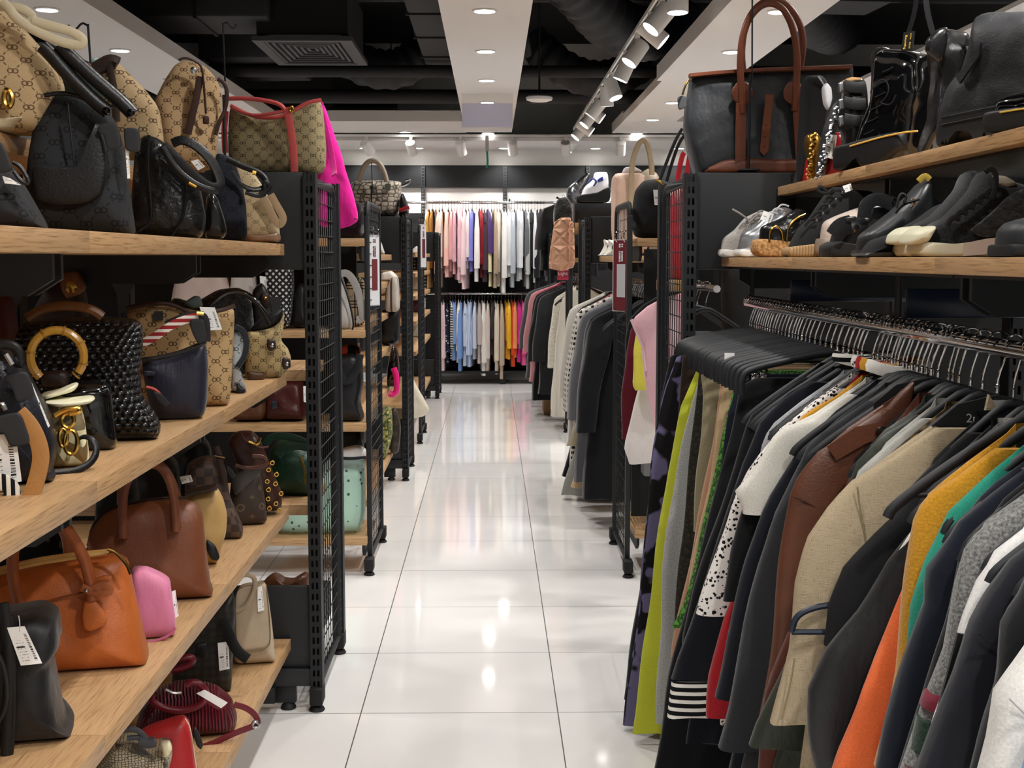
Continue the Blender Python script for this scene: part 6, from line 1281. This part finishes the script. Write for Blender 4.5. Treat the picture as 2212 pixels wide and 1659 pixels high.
# the lettering on two of the black hangers
for y, words in ((2.235, (('2nd', -.02, -.108),)), (1.94, (('STREET', 0, -.127),))):
    hs = [o for o in COL.objects if o.name.startswith('clothes_hanger') and abs(o.location.y - y) < .002 and abs(o.location.x - RX) < .01]
    h = hs[0]; pp = link('printed_plate', G().slab([(-.1, -.165), (.1, -.165), (.098, -.118), (.06, -.086), (0, -.072), (-.06, -.086), (-.098, -.118)], -.006, .0).mesh(), HANG, h)
    text('lettering', '2nd STREET', .019, plain('a9a9ab', .5), pp, (0, -.0065, -.108)); link('emblem', G().slab([(-.012, -.08), (.012, -.08), (.008, -.092), (-.008, -.092)], -.0066, -.006).mesh(), plain('a9a9ab', .5), pp)
    h['label'] = f'black hanger printed with white lettering beside the {"brown leather jacket" if y > 2.1 else "beige linen shirt"}'; h['group'] = ''; del h['group']
t = empty('clothes_hanger', at(1735, 1340, y=1.90), 0, 'small dark blue hanger end poking out under the linen shirt', 'hanger')
link('curved_arm', G().tube(chaikin([(-.022, -.02, -.012), (-.016, -.02, .012), (.006, -.02, .024), (.04, -.02, .03)], 2, False), .005, 8).tube([(-.022, -.02, -.012), (.04, -.02, -.012)], .0045, 8).mesh(), plain('2a3344', .45), t)
t = empty('clip_hanger', (RX - .11, 2.98, RZ - .15), 0, 'chrome clip bar hanging over the black trousers', 'hanger')
link('clip_bar', G().tube([(-.08, 0, 0), (.08, 0, 0)], .004, 8).mesh(), CHROME, t)
for u in (-.07, -.045, -.025): link('clip', G().rbox(u - .012, u + .012, -.012, .012, -.04, .02, .004).tube([(u - .008, 0, .022), (u, 0, .034), (u + .008, 0, .022)], .004, 6).mesh(), CHROME, t)
t = empty('price_tag', at(1575, 780, y=3.12), 0, 'small blank white tag clipped on a trouser hanger', 'tag'); link('card', boxm(-.012, .012, -.004, -.003, -.02, .02), plain('e6e6e4', .5), t)
# ---------------------------------------------------------------- farther racks: a few shapes, repeated as separate things
def base(L, hw, flare, sl, T, seed, amp=.007):
    ed = [(-.10, -.10), (-hw, -.17), (-hw - .02, -.24), (-hw - .02 - flare * .4, -.45), (-hw - .02 - flare, -L)]
    return garment_meshes(ed, T, -sl if sl else None, seed, .06, -.07, 34, amp, cols=12, so=.1, pw=.28, st=1.3)
BASES = {'shirt': [base(.80, .215, .03, .66, .036, 1, .004), base(.86, .22, .05, .72, .04, 2, .004), base(.72, .21, .02, .60, .034, 3, .004)],
         'blouse': [base(.72, .2, .06, .52, .042, 4, .005), base(.76, .2, .05, .64, .045, 5, .005)],
         'coat': [base(1.0, .235, .06, .72, .075, 6, .01), base(1.08, .24, .08, .74, .085, 7, .012)],
         'long': [base(1.12, .2, .1, 0, .07, 8, .014)]}
FH = {}
def far(label, kind, mat, x, y, z, rz, k=0, sc=1, T=1, group=None, cat=None, hang='far rack hangers', hl='black hanger on a farther rail, hidden in its garment', zs=1):
    bm = BASES[kind][k % len(BASES[kind])]
    t = empty(cat or ('shirt' if kind == 'shirt' else kind), (x, y, z), rz, label, cat or ('dress' if kind == 'long' else kind), group); t.scale = (sc, T, zs)
    link('body', bm['body'], mat, t)
    if 'sleeve' in bm: link('sleeve', bm['sleeve'], mat, t); link('sleeve', bm['sleeve2'], mat, t)
    h = empty('clothes_hanger', (x, y, z), rz, hl, 'hanger', hang); link('hook', HK, CHROME, h); link('shoulder_bar', HB, HANG, h)
    return t
NAMES = {}
up = [(920, 'e8e4da', 'cream'), (926, 'c08a3a', 'mustard'), (934, 'b07d34', 'ochre'), (941, '7d4a3a', 'rust brown'), (948, 'e6c6b6', 'blush'), (955, 'ead6c6', 'ivory'), (962, 'e9cdbd', 'pale peach'), (968, 'e6b5ab', 'salmon pink'), (975, 'd9a2a0', 'rose pink'), (981, 'd8a3b0', 'dusty pink'), (988, 'dfb3ba', 'soft pink'), (994, 'ecd8d4', 'pinkish white'), (1000, 'e0b8c0', 'powder pink'), (1006, 'e6c8cc', 'pale rose'), (1012, 'e8dcde', 'off-white'), (1020, '7f7fd2', 'periwinkle blue'), (1029, 'f0e6e4', 'white'), (1036, 'b22430', 'bright red'), (1041, '8f1c2a', 'dark red'), (1047, '5b4250', 'dark plum'), (1054, '5e4580', 'purple'), (1062, 'e2dcae', 'pale yellow'), (1068, 'a8937e', 'taupe'), (1074, 'b8a794', 'beige'), (1080, 'd8d0be', 'oatmeal'), (1086, 'e8e6e2', 'bright white'), (1093, 'dcdad8', 'chalk white'), (1100, 'd0d2d6', 'ice grey'), (1106, 'b2b8c0', 'blue grey'), (1112, 'a8aeb6', 'mid grey'), (1118, 'c2c5ca', 'light grey'), (1124, 'd5d6da', 'silver grey'), (1130, 'ccced2', 'pearl grey'), (1136, '6b6c70', 'dark grey'), (1142, 'b9bcb8', 'stone grey'), (1149, '2a2c30', 'black'), (1156, 'd4d6dc', 'snow white'), (1162, '25272b', 'ink black'), (1169, '2b2d33', 'charcoal black'), (1176, '1f2024', 'deep black')]
lo = [(950, 'c9a8ac', 'dusty pink'), (957, 'd6b9bb', 'pale pink'), (964, '262c44', 'navy spotted'), (971, 'dcd3c2', 'cream striped'), (977, '7d9bd0', 'sky blue'), (983, '6f8fc8', 'cornflower blue'), (990, 'e6dfd0', 'ivory'), (996, '6f92cc', 'mid blue'), (1003, 'b6bfd0', 'grey blue'), (1010, 'aab6cc', 'steel blue'), (1018, 'b9c6dc', 'pale blue striped'), (1026, 'c4cdde', 'ice blue'), (1034, 'b3a4a0', 'mauve grey'), (1041, 'd9d6cf', 'off-white'), (1047, 'e2e2de', 'white'), (1054, 'cdbcb2', 'blush beige'), (1062, '42302f', 'dark brown'), (1069, 'c6bfae', 'sand'), (1076, 'd3c6b4', 'cream'), (1083, 'b9a58f', 'tan'), (1092, 'e0a021', 'golden yellow'), (1099, 'e6ae2c', 'yellow'), (1106, 'd64a1e', 'vermilion'), (1113, 'e08a55', 'orange'), (1121, 'c22a86', 'magenta'), (1128, 'e05590', 'hot pink'), (1135, 'd84a8a', 'raspberry pink'), (1142, 'b02a78', 'purple pink')]
for row, z, nm, lst in ((0, 1.985, 'upper', up), (1, .985, 'lower', lo)):
    for i, (px, c, word) in enumerate(lst):
        x = at(px, 600, y=14.25).x; kind = 'blouse' if (i * 7 + row) % 4 == 1 or word in ('periwinkle blue', 'purple', 'mauve grey', 'orange') else 'shirt'
        m = cloth(c)
        if word == 'navy spotted': m = specks('262c44', 'd0d0d4', 30, .45)
        if word == 'cream striped': m = stripes('dcd3c2', '5a5a60', .03, .7, 'y')
        if word == 'pale blue striped': m = stripes('c9d3e4', '8fa3c8', .02, .6, 'x')
        nb = lst[i + 1][2] if i + 1 < len(lst) else lst[i - 1][2]
        far(f'{word} {kind} on the {nm} back rail beside the {nb} one', kind, m, x, 14.42, z, math.pi / 2 + rng.uniform(-.12, .12), i, sc=rng.uniform(.92, 1.06), T=rng.uniform(.9, 1.25), group=f'garments on the {nm} back rail', hang='back rail hangers', hl='dark hanger on the back wall rails', zs=rng.uniform(.92, 1.14) * (.96 if row else 1.02))
# second right rack: blazers and skirts
TW = gingham('2a2a2c', 'c9c5bd', .03)
for i, (y, kind, m, lab, sc, cat) in enumerate(((7.93, 'coat', heather('d8d4cb', 'bdb8ae'), 'long white knit cardigan at the far end of the second right rail', 1.18, 'cardigan'), (7.78, 'coat', C('18191b'), 'black knit with white striped hem beside the long white cardigan', 1.0, 'jumper'), (7.62, 'coat', C('b0606e'), 'dusty rose coat beside the checked jacket', 1.0, 'coat'), (7.46, 'coat', TW, 'black and white checked jacket behind the grey blazers', 1.12, 'jacket'), (7.28, 'coat', C('85858a'), 'pale grey blazer behind the mid grey blazer', 1.0, 'blazer'), (7.05, 'coat', C('66666c'), 'mid grey blazer with flap pocket on the second right rack', 1.12, 'blazer'), (6.75, 'coat', C('23242c'), 'dark navy blazer in front of the grey blazers', 1.08, 'blazer'), (6.52, 'coat', C('1c1d22'), 'black blazer nearest the banner on the second right rack', 1.08, 'blazer'))):
    t = far(lab, kind, m, RX, y, RZ, rng.uniform(-.1, .1), i, sc=sc, T=1.3, cat=cat, hang='second right rail hangers', hl='black hanger in the row on the second right rail')
    if 'flap' in lab: link('pocket_flap', G().slab([(-.2, -.62), (-.06, -.6), (-.06, -.66), (-.2, -.68)], -.075, -.06).mesh(), C('5c5c62'), t)
for i in range(9): hanger(RX, 6.36 + .09 * i, RZ, rng.uniform(-.08, .08), 'black hanger in the row on the second right rail', 'second right rail hangers')
for i, (y, c, lab, px0, px1, py) in enumerate(((7.35, '8b8c86', 'grey pleated skirt under the blazers', 1212, 1262, 1068), (7.1, 'bfa585', 'beige skirt under the blazers', 1232, 1290, 1052), (6.8, 'dcd5d2', 'white skirt hanging lowest under the dark blazers', 1258, 1330, 1072), (7.6, '1b1b1e', 'black trousers behind the grey pleated skirt', 1212, 1250, 1028), (6.6, '141417', 'black skirt under the black blazer', 1278, 1335, 995), (7.25, 'a59a84', 'tweed skirt with frayed hem under the checked jacket', 1222, 1262, 962))):
    a, b_ = at(px0, py, y=y), at(px1, py, y=y); t = empty('skirt' if 'skirt' in lab else 'trousers', (RX, y, RZ), 0, lab, 'skirt' if 'skirt' in lab else 'trousers')
    zb = a.z - RZ; uL = a.x - RX
    link('body', sheet(zrow(-.45, zb, 14), lambda z: -.14 + (uL + .14) * ((-.45 - z) / (-.45 - zb)), lambda z: .14 + .1 * ((-.45 - z) / (-.45 - zb)), .1, 30, i, amp=.012, ncol=16), C(c), t)
    link('waistband', sheet([-.41, -.45], lambda z: -.142, lambda z: .142, .06, 1, i, amp=0, top_flat=1), C(c), t)
# far right rack
for i, (y, kind, c, lab, sc, cat) in enumerate(((12.55, 'coat', '55565a', 'grey coat at the far end of the far right rail', 1.55, 'coat'), (12.3, 'shirt', 'd9cfc6', 'cream shirt beside the far grey coat', 1.1, 'shirt'), (12.1, 'coat', 'c78a90', 'pink striped coat on the far right rail', 1.45, 'coat'), (11.9, 'shirt', 'b03a5a', 'raspberry jacket on the far right rail', 1.42, 'jacket'), (11.6, 'coat', '1b1c20', 'black fringed coat beside the raspberry jacket', 1.35, 'coat'), (11.3, 'coat', '17181b', 'plain black coat on the far right rail', 1.32, 'coat'), (11.0, 'coat', '313235', 'charcoal coat beside the shaggy cream cardigan', 1.28, 'coat'))):
    far(lab, kind, C(c), .72, y, RZ - .02, rng.uniform(-.1, .1), i, sc=sc, T=1.5, cat=cat, hang='far right rail hangers', hl='black hanger in the row on the far right rail')
far('shaggy cream cardigan nearest on the far right rail', 'coat', furry('d2ccbc'), .72, 10.62, RZ - .02, 0, 1, sc=.84, T=1.7, cat='cardigan', hang='far right rail hangers', hl='black hanger in the row on the far right rail')
far('long cream dress under the shaggy cardigan', 'long', C('d6d0c2'), .72, 10.42, RZ - .02, 0, 0, sc=.78, T=1.4, cat='dress', hang='far right rail hangers', hl='black hanger in the row on the far right rail')
single('cardboard_box', G().rbox(-.16, .16, -.2, .2, 0, .2, .004).mesh(), plain('8a6a48', .8), 'brown cardboard box on the floor under the far right rail', 'box', loc=(.62, 11.6, 0))
for i, (x, y, rz, s) in enumerate(((.74, 13.5, .5, 'front'), (.84, 13.72, .4, 'middle'), (.98, 13.94, .3, 'rear'))):
    far(f'black padded jacket hanging high beside the peach quilted jacket, {s} of three', 'coat', nylon('1c1d20'), x, y, 2.0, rz, i, sc=1.1, T=1.2, zs=.75, cat='jacket', hang='high hangers', hl='black hanger carrying a padded jacket by the back rail')
rail((.67, 13.38, 1.99), (1.1, 14.1, 1.99), .012, 'short chrome rail of black padded jackets by the back wall', False)
b = Stand('quilted_jacket', 'peach quilted jacket hanging on the fourth right rack end', 'jacket', 1210, 586, -14, y=9.6)
b.body([(1187, 580), (1190, 540), (1198, 480), (1212, 470), (1232, 470), (1238, 500), (1238, 578), (1215, 586)], .09, quilt('e8ae8c'), n=6, wr=.008, smooth=0)
b.body([(1228, 480), (1240, 478), (1242, 575), (1230, 580)], .06, quilt('e0a585'), 'sleeve', n=3, v=-.02, wr=.006, floor=False)
b = Stand('fur_jacket', 'black jacket with dark fur collar above the peach quilted jacket', 'jacket', 1212, 500, 0, y=9.75)
b.body([(1196, 500), (1196, 450), (1206, 428), (1226, 425), (1236, 450), (1236, 500)], .1, furry('1e1a18'), wr=.02)
# the right bay: pink vest and its neighbours
def bay(label, cat, mat, y, px, T=.05, hem=None, **k):
    edge = [(lambda p: (p.x - .80, p.z - 1.27))(at(a, b, y=y)) for a, b in px]
    t = empty(cat, (.80, y, 1.27), 0, label, cat)
    gm = garment_meshes(edge, T, None, int(y * 100), .055, max(edge[0][1] + .02, -.08), 30, .006, arm=False, cap=-.07); link('body', gm['body'], mat, t)
    h = empty('clothes_hanger', (.80, y, 1.27), .05, 'black hanger on the short rail of the right bay', 'hanger', 'right bay hangers'); link('hook', HK, CHROME, h); link('shoulder_bar', HB, HANG, h)
    return t
VP = heather('efc2cb', 'e6b4be')
t = bay('pink sleeveless knit vest hanging at the aisle side of the right bay', 'vest', VP, 4.85, [(1440, 640), (1400, 660), (1372, 684), (1363, 692), (1370, 710), (1385, 745), (1392, 800), (1398, 860), (1412, 920), (1420, 968)])
link('armhole_band', G().tube([pl2 for pl2 in [(lambda p: (p.x - .80, -.02, p.z - 1.27))(at(a, b, y=4.85)) for a, b in ((1363, 690), (1372, 712), (1386, 745), (1393, 800))]], .006, 8).mesh(), C('f2ced5'), t)
bay('dark red knit jumper behind the pink vest', 'jumper', C('6f1a2a'), 5.2, [(1425, 655), (1385, 680), (1362, 710), (1352, 760), (1344, 850), (1341, 948)])
bay('lemon yellow top between the pink vest and the dark red jumper', 'top', C('d8d552'), 5.05, [(1425, 660), (1395, 690), (1376, 715), (1368, 760), (1365, 830), (1372, 842)], hem=None)
bay('black top at the back of the short rail', 'top', C('18181a'), 5.35, [(1420, 640), (1388, 660), (1360, 690), (1350, 740), (1346, 840)])
bay('white lace blouse with open cuffs below the dark red jumper', 'blouse', C('e6e1dc'), 5.12, [(1425, 760), (1385, 820), (1365, 900), (1352, 940), (1345, 965), (1358, 1000)])
bay('tan skirt at the bottom of the short rail', 'skirt', C('97795c'), 5.28, [(1440, 800), (1410, 870), (1392, 960), (1390, 990)])
single('storage_box', G().rbox(0, .5, 0, .3, 0, .2, .01).mesh(), plain('7d7f80', .6), 'grey box on the rack behind the pink vest', 'box', loc=(.66, 5.6, .43))
# glimpses through the near right rack under the shoe board
for i, (px, py, y, lab, m) in enumerate(((1640, 600, 4.9, 'dark bag hanging in the shade behind the near right rail', leather('2a2827')), (1960, 640, 2.6, 'speckled white blouse hanging behind the near right rack', specks('cfc8b4', '2a2622', 40, .6)), (2160, 650, 2.3, 'grey and red scroll print scarf behind the near right rack', blotch('6b6664', '5c2028', 22, .55)))):
    p = at(px, py, y=y); t = empty('bag' if i == 0 else 'blouse' if i == 1 else 'scarf', (p.x + .75 * (i > 0), y + (1.0 if i else 0), p.z), 0, lab, 'bag' if i == 0 else 'blouse' if i == 1 else 'scarf')
    link('body', sheet(zrow(.12, -.3, 12), lambda z: -.14, lambda z: .14, .08, 30, i, amp=.012, ncol=14), m, t)
t = empty('clothes_rack', (-3.6, 9.0, 0), 0, 'distant rack of pale clothes glimpsed under the top board at left', 'rack')
link('rack_bar', G().tube([(-1.2, 0, 1.75), (1.6, 0, 1.75)], .013, 10).mesh(), CHROME, t); link('rack_leg', G().tube([(-1.2, 0, 0), (-1.2, 0, 1.75)], .013, 8).tube([(1.6, 0, 0), (1.6, 0, 1.75)], .013, 8).mesh(), STEEL, t)
for i, c in enumerate(('d8d6d0', '8e8c84', 'c9c4b8', '55585c', 'e0dedA', '3a3c40', 'a7a49c', '6d7078', 'cfcac0', '2c2e33', 'bdb9ae', '77756e')):
    far(f'{["white", "grey", "cream", "slate", "pale", "charcoal", "stone", "blue grey", "ivory", "black", "sand", "khaki"][i]} garment on the distant left rack', 'shirt', C(c), -4.5 + .2 * i, 9.0, 1.75, math.pi / 2, i, T=1.6, group='garments on the distant left rack', hang='distant rack hangers', hl='dark hanger on the distant left rack')
